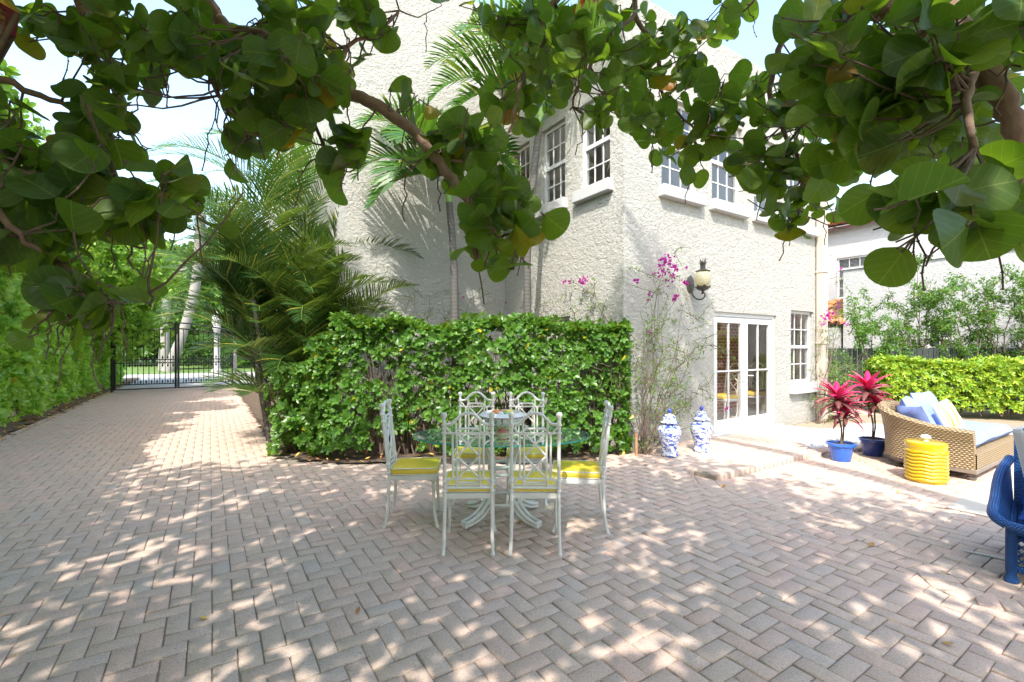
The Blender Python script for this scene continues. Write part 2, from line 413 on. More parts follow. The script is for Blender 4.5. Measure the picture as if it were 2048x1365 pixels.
M['rachis'] = mat_plain('palm_stalk', (.12, .17, .035), .5, .2, 20, coord='pos')
M['crownshaft'] = mat_plain('green_crownshaft', (.14, .24, .06), .4, .2, 9, coord='pos')
M['iron'] = mat_plain('black_wrought_iron', (.02, .022, .022), .5, .3, 20, coord='pos')
M['bronze'] = mat_plain('weathered_bronze', (.05, .048, .042), .5, .4, 25, .3, 90, metal=.3)
M['darkbrown'] = mat_plain('interior_wall_paint', (.36, .27, .22), .8, .1)

# ================================================================== GROUND
def pip(p, poly):
    x, y = p; c = False; n = len(poly); j = n - 1
    for i in range(n):
        xi, yi = poly[i][0], poly[i][1]; xj, yj = poly[j][0], poly[j][1]
        if (yi > y) != (yj > y) and x < (xj - xi) * (y - yi) / (yj - yi) + xi: c = not c
        j = i
    return c
g = MB(); g.add([(-400, -60, -.07), (400, -60, -.07), (400, 900, -.07), (-400, 900, -.07)], [(0, 1, 2, 3)])
tag(g.build('ground', M['mulch']), kind='structure')

DRV_R = P(552, 905)          # right edge of the drive passes here, along U
DRV_R = np.array([-3.40, 6.70, 0]); 
tR, sR = ts(DRV_R)           # t of the drive's right edge
tL = tR - 3.75
GATE_S = ts((-12.1, 16.8))[1]
tR0 = tR
terr = [H(-.05, 0)[:2], H(-.05, -1.44)[:2], H(2.02, -1.44)[:2], H(2.25, -1.40)[:2], H(2.45, -1.26)[:2], H(2.72, -1.02)[:2], H(3.1, -.66)[:2], H(3.5, -.28)[:2], H(3.85, 0)[:2]]
bed = [(-3.32, 6.72), (-2.95, 6.25), (-2.3, 6.02), (-.5, 5.98), (.9, 6.05), (1.35, 6.28), (1.56, 6.6), tuple(H(0, 4)[:2]), tuple(H(-3.03, 4)[:2]), tuple(H(-3.03, 13)[:2]), tuple(H(tR, 14)[:2]), tuple(H(tR, 1.8)[:2])]
pebb = [tuple(H(3.85, 0)[:2]), tuple(H(3.1, -.66)[:2]), tuple(H(2.72, -1.02)[:2]), tuple(H(2.5, -1.2)[:2]), (4.5, 6.8), (5.25, 6.95), (5.9, 7.05), (7.2, 7.9), (9.2, 8.9), (8.5, 10.4), (6.5, 10.3), tuple(H(5.9, .2)[:2]), tuple(H(5.74, 0)[:2])]
# curved soldier course that divides the patio
curve = [P(1405, 950)[:2], P(1425, 975)[:2], P(1500, 1012)[:2], P(1600, 1052)[:2], P(1720, 1092)[:2], P(1850, 1140)[:2], P(2048, 1215)[:2], np.array([5.2, 2.1])]
def cpts(pts, n=12):       # catmull-rom
    out = []; pts = [np.asarray(p, float) for p in pts]
    for i in range(len(pts) - 1):
        p0 = pts[max(i - 1, 0)]; p1 = pts[i]; p2 = pts[i + 1]; p3 = pts[min(i + 2, len(pts) - 1)]
        for k in range(n):
            t = k / n; out.append(.5 * ((2 * p1) + (-p0 + p2) * t + (2 * p0 - 5 * p1 + 4 * p2 - p3) * t * t + (-p0 + 3 * p1 - 3 * p2 + p3) * t ** 3))
    out.append(pts[-1]); return out
csm = cpts(curve, 10); csm_a = np.array(csm)
def edge_course(path, w_=.10, step=.20):
    """centres and angles of bricks laid end to end along a path"""
    out = []; acc = 0; path = [np.asarray(p, float)[:2] for p in path]; nxt = step / 2
    for i in range(len(path) - 1):
        d = path[i + 1] - path[i]; L = np.linalg.norm(d)
        while nxt <= acc + L:
            q = path[i] + d * ((nxt - acc) / L); out.append((q[0], q[1], math.atan2(d[1], d[0]))); nxt += step
        acc += L
    return out
cuts = []
bricks = []    # x, y, ang, length, width, ztop
Wb = .105
def ground_ok(c):
    if pip(c, terr) or pip(c, bed) or pip(c, pebb): return False
    t, s = ts(c)
    if t > 0 and s > -0.02 and t < 5.8: return False
    if t < tL: return False
    if s > GATE_S + 2.2: return False
    if s > 2.0 and t > tR: return False
    if c[1] < -1.2 or c[0] > 9.2: return False
    if t > 6.2 and s > .6: return False
    return True
for i in range(-110, 110):
    for j in range(-80, 190):
        m_ = (i - j) % 4
        if m_ == 0: a0, b0, L1, L2 = i * Wb, j * Wb, 2 * Wb, Wb
        elif m_ == 3: a0, b0, L1, L2 = i * Wb, j * Wb, Wb, 2 * Wb
        else: continue
        ct, cs = a0 + L1 / 2, b0 + L2 / 2; c = H(ct, cs)[:2]
        if c[1] < -1.2 or abs(c[0]) > 1.25 * max(c[1], 0) + 3.5: continue
        if not ground_ok(c): continue
        if ct < tL + .12: continue
        dd = np.hypot(csm_a[:, 0] - c[0], csm_a[:, 1] - c[1]); kk = int(np.argmin(dd))
        if dd[kk] < .34:
            tg = csm_a[min(kk + 1, len(csm_a) - 1)] - csm_a[max(kk - 1, 0)]; tg = tg / np.linalg.norm(tg); nn_ = np.array([-tg[1], tg[0]])
            e1 = V[:2] * (L1 / 2 - .0035); e2 = U[:2] * (L2 / 2 - .0035); sq = [c - e1 - e2, c + e1 - e2, c + e1 + e2, c - e1 + e2]
            ds = [float((q_ - csm_a[kk]) @ nn_) for q_ in sq]
            if min(ds) < .104 and max(ds) > -.104:
                for sg_ in (1, -1):
                    o2 = []
                    for a_ in range(4):
                        p0, p1, d0, d1 = sq[a_], sq[(a_ + 1) % 4], ds[a_] * sg_ - .104, ds[(a_ + 1) % 4] * sg_ - .104
                        if d0 > 0: o2.append(p0)
                        if d0 * d1 < 0: o2.append(p0 + (p1 - p0) * d0 / (d0 - d1))
                    if len(o2) >= 3: cuts.append(o2)
                continue
        zr = .062 * max(0, min(1, 1 + (ct + .05) / 1.3)) * max(0, min(1, (cs + 1.9) / .5)) if ct < -.04 and cs > -1.9 else 0
        bricks.append((c[0], c[1], VANG, L1, L2, zr))
for (x, y, a) in edge_course(csm, step=.106): bricks.append((x, y, a, .106, .2, 0.002))
for (x, y, a) in edge_course([H(tL + .05, -9), H(tL + .05, GATE_S + 2)], step=.21): bricks.append((x, y, a, .21, .1, 0.0))
for (x, y, a) in edge_course(cpts([(4.12, 6.40), (4.5, 6.72), (5.25, 6.88), (5.9, 6.98), (7.2, 7.8), (9.0, 8.8)], 8), step=.106): bricks.append((x, y, a, .106, .2, .045))
# raised terrace: running bond field and a soldier edge
terr_c = terr
for j in range(0, 14):
    for i in range(-2, 24):
        ct = i * .21 + (.105 if j % 2 else 0); cs = -.055 - j * .105; c = H(ct, cs)[:2]
        if not pip(c, terr_c): continue
        e = [pip(H(ct + dx, cs + dy)[:2], terr_c) for dx in (-.13, .13) for dy in (-.11, 0.0)]
        if not all(e) and ct > 0: 
            if sum(e) < 2: continue
        if cs < -1.3: continue
        bricks.append((c[0], c[1], VANG, .21, .105, .064))
epath = [H(.0, -1.36), H(2.0, -1.36), H(2.22, -1.31), H(2.4, -1.18), H(2.66, -.95), H(3.04, -.58), H(3.44, -.2), H(3.7, .0)]
for (x, y, a) in edge_course(cpts([p[:2] for p in epath], 6), step=.106): bricks.append((x, y, a, .106, .2, .066))
Bk = np.array(bricks); nb = len(Bk)
gap = .0034; bev = .0045
ca, sa = np.cos(Bk[:, 2]), np.sin(Bk[:, 2])
zt = Bk[:, 5] + RNG.normal(0, .0012, nb); tilt = RNG.normal(0, .0022, (nb, 2))
hl = Bk[:, 3] / 2 - gap; hw = Bk[:, 4] / 2 - gap
jit = RNG.normal(0, .0012, (nb, 2))
Vx = np.zeros((nb, 12, 3))
for k, (sx, sy) in enumerate(((-1, -1), (1, -1), (1, 1), (-1, 1))):
    for lv, (ins, dz) in enumerate(((bev, 0), (0, -bev * .8), (0, -.09))):
        lx = sx * (hl - ins) + jit[:, 0]; ly = sy * (hw - ins) + jit[:, 1]
        Vx[:, lv * 4 + k, 0] = Bk[:, 0] + lx * ca - ly * sa
        Vx[:, lv * 4 + k, 1] = Bk[:, 1] + lx * sa + ly * ca
        Vx[:, lv * 4 + k, 2] = zt + dz + (tilt[:, 0] * sx + tilt[:, 1] * sy) * .6
tf = [(0, 1, 2, 3)]
for a in (0, 4):
    for k in range(4): tf.append((a + 4 + k, a + 4 + (k + 1) % 4, a + (k + 1) % 4, a + k))
tf = np.array(tf); Ff = (tf[None] + (np.arange(nb) * 12)[:, None, None]).reshape(-1, 4)
tag(np_mesh('paving', Vx.reshape(-1, 3), Ff, None, M['paver']), kind='structure')
cm = MB()
for c_ in cuts: cm.poly(c_, -.08, random.uniform(-.001, .0012))
tag(cm.build('paving', M['paver'], bevel=.003), kind='structure')
# sand bed under the pavers
def sheet(name, pts, z0, m):
    o = MB().add([(p[0], p[1], z0) for p in pts], [tuple(range(len(pts)))]).build(name, m); return tag(o, kind='structure')
sheet('paving_base', [(-9, -12), (12, -12), (12, 9.2), (9.5, 9.2), H(5.9, .4), H(0, .3), H(0, 2), H(tR + .2, 2.2), H(tR + .05, GATE_S + 2.2), H(tL - .02, GATE_S + 2.2), H(tL - .02, -9)], -.010, M['sand'])
tag(MB().poly([H(-.04, 0), H(-.04, -1.42), H(2.02, -1.42), H(2.25, -1.38), H(2.44, -1.24), H(2.70, -1.0), H(3.08, -.64), H(3.48, -.27), H(3.80, 0)], -.05, .048).build('terrace_base', M['sand']), kind='structure')
# planting bed soil with an uneven surface
def bumpy(name, poly, z0, amp, m, cell=.12, kind='structure'):
    xs = [p[0] for p in poly]; ys = [p[1] for p in poly]; x0, x1, y0, y1 = min(xs), max(xs), min(ys), max(ys)
    nx = int((x1 - x0) / cell) + 2; ny = int((y1 - y0) / cell) + 2
    idx = {}; vs = []; fs = []
    def vid(i, j):
        if (i, j) not in idx:
            idx[(i, j)] = len(vs); x = x0 + i * cell; y = y0 + j * cell
            vs.append((x, y, z0 + amp * (math.sin(x * 5.1 + y * 2.3) + math.sin(y * 7.7 - x * 3.1) + random.uniform(-1, 1)) / 3))
        return idx[(i, j)]
    for i in range(nx):
        for j in range(ny):
            if pip((x0 + (i + .5) * cell, y0 + (j + .5) * cell), poly): fs.append((vid(i, j), vid(i + 1, j), vid(i + 1, j + 1), vid(i, j + 1)))
    o = MB().add(vs, fs).build(name, m, smooth='all'); return tag(o, kind=kind)
bumpy('planting_bed', bed, .015, .03, M['soil'])
bumpy('pebble_bed', pebb, .01, .012, M['mulch'], .2)
bumpy('hedge_bed', [H(tL, -9)[:2], H(tL, 26)[:2], H(tL - 1.5, 26)[:2], H(tL - 1.5, -9)[:2]], .0, .03, M['soil'], .25)
# street beyond the gate
M['concrete'] = mat_plain('pale_road_concrete', (.24, .235, .22), .9, .1, 2, .3, 60, coord='pos')
M['grass'] = mat_plain('verge_grass_soil', (.07, .12, .025), .9, .3, 3, .6, 50, coord='pos')
sheet('road', [H(-40, GATE_S + 2.3), H(14, GATE_S + 2.3), H(14, GATE_S + 14), H(-40, GATE_S + 14)], -.03, M['concrete'])
sheet('lawn', [H(-40, GATE_S + 14), H(20, GATE_S + 14), H(20, GATE_S + 60), H(-40, GATE_S + 60)], -.025, M['grass'])

# white pebbles
M['pebble'] = mat_plain('white_marble_pebble', (.44, .435, .43), .7, .1, 8, .2, 90)
bx = []
pa = np.array(pebb)
while len(bx) < 9000:
    x, y = random.uniform(4.0, 8.2), random.uniform(6.2, 10.3)
    if pip((x, y), pebb) and (y < 8.8 + .3 * math.sin(x * 3) ): bx.append((x, y, .018 + .012 * random.random()))
ico = [(0, 0, 1), (.89, 0, .45), (.28, .85, .45), (-.72, .53, .45), (-.72, -.53, .45), (.28, -.85, .45), (.72, .53, -.45), (-.28, .85, -.45), (-.89, 0, -.45), (-.28, -.85, -.45), (.72, -.53, -.45), (0, 0, -1)]
icf = [(0, 1, 2), (0, 2, 3), (0, 3, 4), (0, 4, 5), (0, 5, 1), (1, 6, 2), (2, 7, 3), (3, 8, 4), (4, 9, 5), (5, 10, 1), (6, 7, 2), (7, 8, 3), (8, 9, 4), (9, 10, 5), (10, 6, 1), (11, 7, 6), (11, 8, 7), (11, 9, 8), (11, 10, 9), (11, 6, 10)]
tp = (np.array(ico) * np.array([1, .75, .6]), np.array(icf), np.array(ico)[:, :2])
pp = np.array(bx); n = len(pp); yd = rnd_dir(n); yd[:, 2] *= .2
tag(cloud('pebbles', tp, pp, yd, np.tile([0, 0, 1.], (n, 1)), RNG.uniform(.012, .026, n), M['pebble'], smooth=True), kind='stuff', label='small white marble pebbles spread beside the terrace and under the potted plants', cat='pebbles')

# ================================================================== HOUSE
house = empty('stucco_house', CORNER, 0, 'two storey cream stucco house with white sash windows and glazed double doors', 'house')
def hb(mb, name, m, parent=None, **k):
    o = mb.build(name, m, parent or house, **k)
    if parent is None or parent is house: wparent(o, house)
    return o
def wall_open(o, d, nrm, L, z0, z1, ops, depth=.14, outward=1):
    """wall plane from point o along d, height z0..z1, rectangular openings with reveals; nrm points outward"""
    mb = MB(); o = np.asarray(o, float); d = np.asarray(d, float); nrm = np.asarray(nrm, float)
    xs = sorted(set([0, L] + [q for a in ops for q in (a[0], a[1])])); zs = sorted(set([z0, z1] + [q for a in ops for q in (a[2], a[3])]))
    flip = np.cross(d, Z) @ nrm < 0
    def quad(a, b, c, e, fl):
        mb.add([a, b, c, e], [(0, 3, 2, 1) if fl else (0, 1, 2, 3)])
    for i in range(len(xs) - 1):
        for j in range(len(zs) - 1):
            cx, cz = (xs[i] + xs[i + 1]) / 2, (zs[j] + zs[j + 1]) / 2
            if any(a[0] < cx < a[1] and a[2] < cz < a[3] for a in ops): continue
            p = lambda x, z: o + d * x + Z * z
            quad(p(xs[i], zs[j]), p(xs[i + 1], zs[j]), p(xs[i + 1], zs[j + 1]), p(xs[i], zs[j + 1]), flip)
    for (a, b, c, e) in [q[:4] for q in ops]:
        p = lambda x, z, k: o + d * x + Z * z - nrm * depth * k
        quad(p(a, c, 0), p(a, c, 1), p(a, e, 1), p(a, e, 0), not flip)
        quad(p(b, c, 0), p(b, c, 1), p(b, e, 1), p(b, e, 0), flip)
        quad(p(a, c, 0), p(b, c, 0), p(b, c, 1), p(a, c, 1), not flip)
        quad(p(a, e, 0), p(b, e, 0), p(b, e, 1), p(a, e, 1), flip)
    return mb
M['shade'] = mat_plain('white_louvre_blind', (.55, .56, .58), .8, .05)
M['curtain'] = mat_plain('beige_curtain_cloth', (.50, .42, .34), .9, .1, 3)
def window(o, d, nrm, a, b, z0, z1, parent, depth=.10, nx=3, nzt=2, nzb=2, sill=True, proud=0.10, blind=None, sh=.16, curtain=False):
    """double hung sash window as a part with frame, glass and sill sub-parts"""
    o = np.asarray(o, float); d = np.asarray(d, float); nrm = np.asarray(nrm, float)
    ang = math.atan2(d[1], d[0])
    p = lambda x, z, k: o + d * x + Z * z - nrm * k
    fr = MB(); f = .055
    def bar(x0, x1, za, zb, k0, k1):
        c = p((x0 + x1) / 2, (za + zb) / 2, (k0 + k1) / 2); fr.box(c, (x1 - x0, abs(k1 - k0), zb - za), ang)
    k0 = depth - .03; k1 = depth + .04
    bar(a, a + f, z0, z1, k0, k1); bar(b - f, b, z0, z1, k0, k1); bar(a + f, b - f, z0, z0 + f, k0, k1); bar(a + f, b - f, z1 - f, z1, k0, k1)
    zm = (z0 + z1) / 2
    bar(a + f, b - f, zm - .03, zm + .03, k0 - .004, k1)
    for i in range(1, nx):
        x = a + f + (b - a - 2 * f) * i / nx
        bar(x - .009, x + .009, z0 + f, zm - .03, k0 + .022, k0 + .042); bar(x - .009, x + .009, zm + .03, z1 - f, k0 + .012, k0 + .032)
    for i in range(1, nzb):
        z = z0 + f + (zm - .03 - z0 - f) * i / nzb; bar(a + f, b - f, z - .009, z + .009, k0 + .020, k0 + .040)
    for i in range(1, nzt):
        z = zm + .03 + (z1 - f - zm - .03) * i / nzt; bar(a + f, b - f, z - .009, z + .009, k0 + .010, k0 + .030)
    wfr = hb(fr, 'window', M['white'], parent)
    if parent is not house: wparent(wfr, parent)
    gm = MB()
    gm.add([p(a + f, z0 + f, k0 + .032), p(b - f, z0 + f, k0 + .032), p(b - f, zm, k0 + .032), p(a + f, zm, k0 + .032)], [(0, 1, 2, 3)])
    gm.add([p(a + f, zm, k0 + .022), p(b - f, zm, k0 + .022), p(b - f, z1 - f, k0 + .022), p(a + f, z1 - f, k0 + .022)], [(0, 1, 2, 3)])
    gm.build('glass', M['glass'], wfr)
    if sill:
        s = MB(); c = p((a + b) / 2, z0 - sh / 2, -(proud) / 2 + depth / 2 - .03); s.box(c, (b - a + .14, proud + depth - .06, sh), ang)
        s.build('sill', M['sill'], wfr, bevel=.008)
    if blind:
        s = MB(); nsl = int((z1 - z0) / .05)
        for i in range(nsl): 
            z = z0 + (i + .5) * (z1 - z0) / nsl; s.box(p((a + b) / 2, z, depth + .10), (b - a, .035, .012), ang)
        s.build('blind', M['shade'], wfr)
    if curtain:
        s = MB(); rows = []
        for zz in (z0 - .1, z1 + .1):
            rows.append([p(a + (b - a) * curtain * k / 24, zz, depth + .16 + .03 * math.sin(k * 1.6)) for k in range(25)])
        s.grid(rows); s.build('curtain', M['curtain'], wfr, smooth=True)
    return wfr
nR = -U; nL = -V
ZR = 6.57; ZT = 8.0
win_R = [(.80 + 1.24 * i, 1.68 + 1.24 * i, 3.92, 5.30) for i in range(4)]
door_R = (2.10, 4.04, .05, 2.11); low_R = (4.56, 5.46, .82, 2.24)
rightwall = wall_open(H(0, 0), V, nR, 5.74, 0, ZR, win_R + [door_R, low_R])
hb(rightwall, 'wall', M['stucco'])
win_L = [(.26, .91, 3.93, 5.26), (1.27, 1.92, 3.93, 5.26), (2.28, 2.93, 3.93, 5.26)]; low_L = (1.16, 1.84, .95, 2.02)
leftwall = wall_open(H(0, 0), U, nL, 3.1, 0, ZR, win_L + [low_L])
hb(leftwall, 'wall', M['stucco'])
tw = wall_open(H(-3.03, 3.1), V, nR, 3.03, 0, ZT, []); hb(tw, 'wall', M['stucco'])
hb(wall_open(H(-3.03, 3.1), U, nL, 14, 0, ZT, []), 'wall', M['stucco'])
o_ = MB()
o_.add([H(5.74, 0, 0), H(5.74, 17, 0), H(5.74, 17, ZR), H(5.74, 0, ZR)], [(0, 1, 2, 3)])
o_.add([H(5.74, 17.1, 0), H(-3.03, 17.1, 0), H(-3.03, 17.1, ZT), H(5.74, 17.1, ZT)], [(0, 1, 2, 3)])
o_.add([H(0, 3.1, ZR), H(0, 17.1, ZR), H(0, 17.1, ZT), H(0, 3.1, ZT)], [(0, 3, 2, 1)])
hb(o_, 'wall', M['stucco'])
rf = MB(); rf.add([H(-.0, 0, ZR - .02), H(5.74, 0, ZR - .02), H(5.74, 17, ZR - .02), H(0, 17, ZR - .02)], [(0, 1, 2, 3)])
rf.add([H(-3.03, 3.1, ZT - .02), H(0, 3.1, ZT - .02), H(0, 17, ZT - .02), H(-3.03, 17, ZT - .02)], [(0, 1, 2, 3)]); hb(rf, 'roof', M['sill'])
# interior of the house: floors and room walls seen through the glass
M['fl'] = mat_plain('interior_floor_tile', (.45, .38, .30), .4, .1)
fl = MB(); fl.add([H(.15, .15, .055), H(5.65, .15, .055), H(5.65, 3.6, .055), H(.15, 3.6, .055)], [(0, 1, 2, 3)]); hb(fl, 'interior_floor', M['fl'])
cl = MB(); cl.add([H(.15, .15, 3.0), H(5.65, .15, 3.0), H(5.65, 3.6, 3.0), H(.15, 3.6, 3.0)], [(0, 1, 2, 3)]); cl.add([H(.15, .15, 6.0), H(5.65, .15, 6.0), H(5.65, 3.6, 6.0), H(.15, 3.6, 6.0)], [(0, 1, 2, 3)]); hb(cl, 'ceiling', M['sill'])
N = NT('fretwork_wallpaper'); sp = N.n('ShaderNodeSeparateXYZ', {0: N.uv()})
bk = N.n('ShaderNodeTexBrick', {'Vector': N.uv(), 'Color1': (.42, .11, .07, 1), 'Color2': (.48, .14, .09, 1), 'Mortar': (.72, .52, .40, 1), 'Scale': 4.0, 'Mortar Size': .035, 'Brick Width': .6, 'Row Height': .3}).outputs[0]
M['lattice'] = N.end(N.principled(bk, .7))
iw = MB(); iw.add([H(.15, 1.6, .05), H(5.65, 1.6, .05), H(5.65, 1.6, 3), H(.15, 1.6, 3)], [(0, 1, 2, 3)], [[(0, 0), (5.5, 0), (5.5, 3), (0, 3)]]); hb(iw, 'interior_wall', M['lattice'])
iw = MB(); iw.add([H(.9, .9, 3.05), H(5.65, .9, 3.05), H(5.65, .9, 6), H(.9, .9, 6)], [(0, 1, 2, 3)]); iw.add([H(.9, .9, 3.05), H(.9, 3.4, 3.05), H(.9, 3.4, 6), H(.9, .9, 6)], [(0, 1, 2, 3)]); iw.add([H(.6, .16, .1), H(.6, 1.55, .1), H(.6, 1.55, 2.9), H(.6, .16, 2.9)], [(0, 1, 2, 3)])
hb(iw, 'interior_wall', M['darkbrown'])
for i, q in enumerate(win_R): window(H(0, 0), V, nR, *q, house, blind=False, proud=.11, sh=.17)
for i, q in enumerate(win_L): window(H(0, 0), U, nL, *q, house, proud=.11, sh=.17, curtain=(.35 if i == 1 else 0))
window(H(0, 0), V, nR, *low_R, house, proud=.10, sh=.20)
window(H(0, 0), U, nL, *low_L, house, proud=.0, sh=.05, sill=False)
# French door
def fdoor():
    a, b, z0, z1 = door_R; k = .08; ang = VANG
    p = lambda x, z, kk: H(x, kk, z)
    fr = MB()
    def bar(mb, x0, x1, za, zb, k0, k1): mb.box(p((x0 + x1) / 2, (za + zb) / 2, (k0 + k1) / 2), (x1 - x0, abs(k1 - k0), zb - za), ang)
    bar(fr, a, a + .06, z0, z1, .04, .13); bar(fr, b - .06, b, z0, z1, .04, .13); bar(fr, a + .06, b - .06, z1 - .07, z1, .04, .13); bar(fr, a, b, .03, z0 + .03, -.03, .12)
    d = hb(fr, 'french_door', M['white'])
    mid = (a + b) / 2
    for (x0, x1, side) in ((a + .065, mid - .006, 0), (mid + .006, b - .065, 1)):
        q = MB(); st = .10; zb0, zt0 = z0 + .035, z1 - .075
        bar(q, x0, x0 + st, zb0, zt0, .055, .1); bar(q, x1 - st, x1, zb0, zt0, .055, .1); bar(q, x0 + st, x1 - st, zb0, zb0 + .20, .055, .1); bar(q, x0 + st, x1 - st, zt0 - .10, zt0, .055, .1)
        zm = zb0 + .20 + (zt0 - .1 - zb0 - .2) * .50
        xm = (x0 + x1) / 2
        bar(q, xm - .012, xm + .012, zb0 + .2, zt0 - .1, .062, .092); bar(q, x0 + st, x1 - st, zm - .012, zm + .012, .060, .094)
        q.build('door_leaf', M['white'], d)
        gq = MB(); gq.add([p(x0 + st, zb0 + .2, .077), p(x1 - st, zb0 + .2, .077), p(x1 - st, zt0 - .1, .077), p(x0 + st, zt0 - .1, .077)], [(0, 1, 2, 3)]); gq.build('glass', M['glassdoor'], d)
        hq = MB(); xh = x1 - .05 if side == 0 else x0 + .05; hq.box(p(xh, 1.0, .05), (.035, .012, .2), ang); e = -1 if side == 0 else 1
        hq.tube([p(xh, 1.02, .05), p(xh, 1.02, -.01), p(xh + e * .11, 1.015, -.012)], .009, 8); hq.build('handle', M['metal_white'], d, smooth=True)
fdoor()
st = MB(); st.box(H(3.07, -.04, .055), (2.1, .12, .06), VANG); hb(st, 'door_step', M['sill'])
# terracotta barrel tiles
N = NT('terracotta_tile'); isl = N.island(); c = N.ramp(isl, [(0, (.48, .13, .04)), (.5, (.56, .20, .07)), (1, (.56, .28, .14))]); c = N.mix(N.math('MULTIPLY', N.noise(N.pos(), 25, 4), .5), c, (.45, .16, .07))
M['tile'] = N.end(N.principled(c, .8, N.bump(N.noise(N.pos(), 60, 2), .4, .004)))
def tiles(o, along, down, n_a, n_d, w_=.22, l_=.38):
    """barrel tiles in rows; o is a top corner, along = eave direction, down = slope direction (unit)"""
    mb = MB(); along = np.asarray(along); down = np.asarray(down); nn = norm(np.cross(down, along)); 
    if nn[2] < 0: nn = -nn
    for i in range(n_a):
        for j in range(n_d):
            base = o + along * (i + .5) * w_ + down * j * l_ * .85 + nn * random.uniform(0, .01)
            rows = []
            for (q, rr, lift) in ((0, .42, .0), (l_, .50, .022)):
                rows.append([base + down * q + along * (math.cos(a) * w_ * rr) + nn * (math.sin(a) * w_ * rr * .8 + lift) for a in [math.pi * k / 6 for k in range(7)]])
            mb.grid(rows)
            rows = []
            base2 = base + along * w_ * .5 - nn * .012
            for (q, rr) in ((0, .45), (l_, .42)):
                rows.append([base2 + down * q + along * (math.cos(a) * w_ * rr) - nn * (math.sin(a) * w_ * rr * .35 - .03) for a in [math.pi * k / 4 for k in range(5)]])
            mb.grid(rows)
    return mb
dn = norm(-V * .9 - Z * .35)
t1 = tiles(H(.16, .0, ZR + .14), U, dn, 14, 1, .22, .42)
hb(t1, 'tile_coping', M['tile'], smooth=True)
dn2 = norm(-U * .85 - Z * .5)
t2 = tiles(H(-.72, 3.1, 4.95), V, dn2, 3, 1, .22, .5)
hb(t2, 'tile_canopy', M['tile'], smooth=True)
# wall vent stub pipe on left wall
# downspout pilaster and PVC pipe at the right end
M['beige'] = mat_plain('beige_painted_metal', (.34, .295, .245), .6, .08, 4, .1, 50, coord='pos')
dsp = MB(); dsp.box(H(5.62, -.09, 2.6), (.19, .14, 5.2), VANG); dsp.box(H(5.62, -.092, 3.05), (.215, .165, .04), VANG); dsp.box(H(5.62, -.092, 1.6), (.215, .165, .04), VANG)
hb(dsp, 'downspout', M['beige'], bevel=.01)
pv = MB(); b0 = H(5.90, -.02, 0)
pv.tube([b0 + Z * .0, b0 + Z * 2.72, b0 + Z * 2.84 + V * .02, b0 + Z * 2.93 + V * .08 - U * .0, b0 + Z * 2.98 + V * .10, b0 + Z * 3.05 + V * .02, b0 + Z * 3.06 - V * .08, b0 + Z * 3.03 - V * .16], .052, 14)
for zz in (2.5, 1.2): pv.tube([b0 + Z * zz, b0 + Z * (zz + .07)], .062, 14)
hb(pv, 'drain_pipe', M['white'], smooth=True)

# wall lantern shaped like a pineapple
lt, lz = 1.47, 2.50
lan = empty('wall_lantern', H(lt, 0, lz), VANG, 'bronze wall lantern with a cream pineapple shaped glass beside the double doors', 'lantern'); lan.scale = (.88, .88, .9)
# local: x along wall, -y outwards
q = MB(); q.lathe([(0, 0), (.10, .0), (.105, .015), (.07, .03), (.02, .035), (0, .035)], (0, 0, 0), 24, M=Matrix.Rotation(R(90), 3, 'X') @ Matrix.Scale(1.45, 3, (0, 1, 0)))
q.build('wall_plate', M['bronze'], lan, smooth=True)
q = MB(); arm = cpts([(0, -.02, -.05), (0, -.06, -.19), (0, -.15, -.27), (0, -.26, -.27), (0, -.30, -.21), (0, -.265, -.165), (0, -.24, -.19)], 6)
q.tube(arm, .014, 8); q.lathe([(.0, -.19), (.018, -.17), (.02, -.14), (.09, -.115), (.115, -.07), (.0, -.07)], (0, -.26, 0), 20)
for k in range(8):
    a = 2 * math.pi * k / 8; r = MB()
    q.grid([[(math.cos(a + e) * r_, -.26 + math.sin(a + e) * r_, z_) for e in (-w_, 0, w_)] for r_, z_, w_ in ((.06, -.12, .5), (.12, -.085, .38), (.155, -.05, .05))])
q.build('bracket', M['bronze'], lan, smooth=True)
N = NT('lit_cream_glass'); bmp = N.n('ShaderNodeTexVoronoi', {'Vector': N.obj(), 'Scale': 28.0}).outputs[0]
pr = N.principled((.62, .60, .48), .25, N.bump(bmp, .8, .01)); tr = N.n('ShaderNodeBsdfTranslucent', {0: (.85, .8, .5, 1)}).outputs[0]
em = N.n('ShaderNodeEmission', {0: (1, .85, .45, 1), 1: .03}).outputs[0]
ad = N.n('ShaderNodeAddShader', {0: N.n('ShaderNodeMixShader', {0: .4, 1: pr, 2: tr}).outputs[0], 1: em}).outputs[0]
M['lampglass'] = N.end(ad)
q = MB(); q.lathe([(.07, -.07), (.115, -.02), (.135, .05), (.13, .12), (.105, .175), (.09, .19)], (0, -.26, 0), 28); q.build('lamp_glass', M['lampglass'], lan, smooth=True)
q = MB(); q.lathe([(.0, .19), (.115, .19), (.12, .2), (.08, .215), (.045, .235), (.042, .30), (.05, .33), (0, .33)], (0, -.26, 0), 20)
for k in range(10):
    a = 2 * math.pi * k / 10; hgt = .12 if k % 2 else .07
    q.grid([[(math.cos(a + e) * r_, -.26 + math.sin(a + e) * r_, z_) for e in (-w_, 0, w_)] for r_, z_, w_ in ((.04, .29, .35), (.055, .29 + hgt * .6, .28), (.09, .29 + hgt, .02))])
q.build('pineapple_crown', M['bronze'], lan, smooth=True)

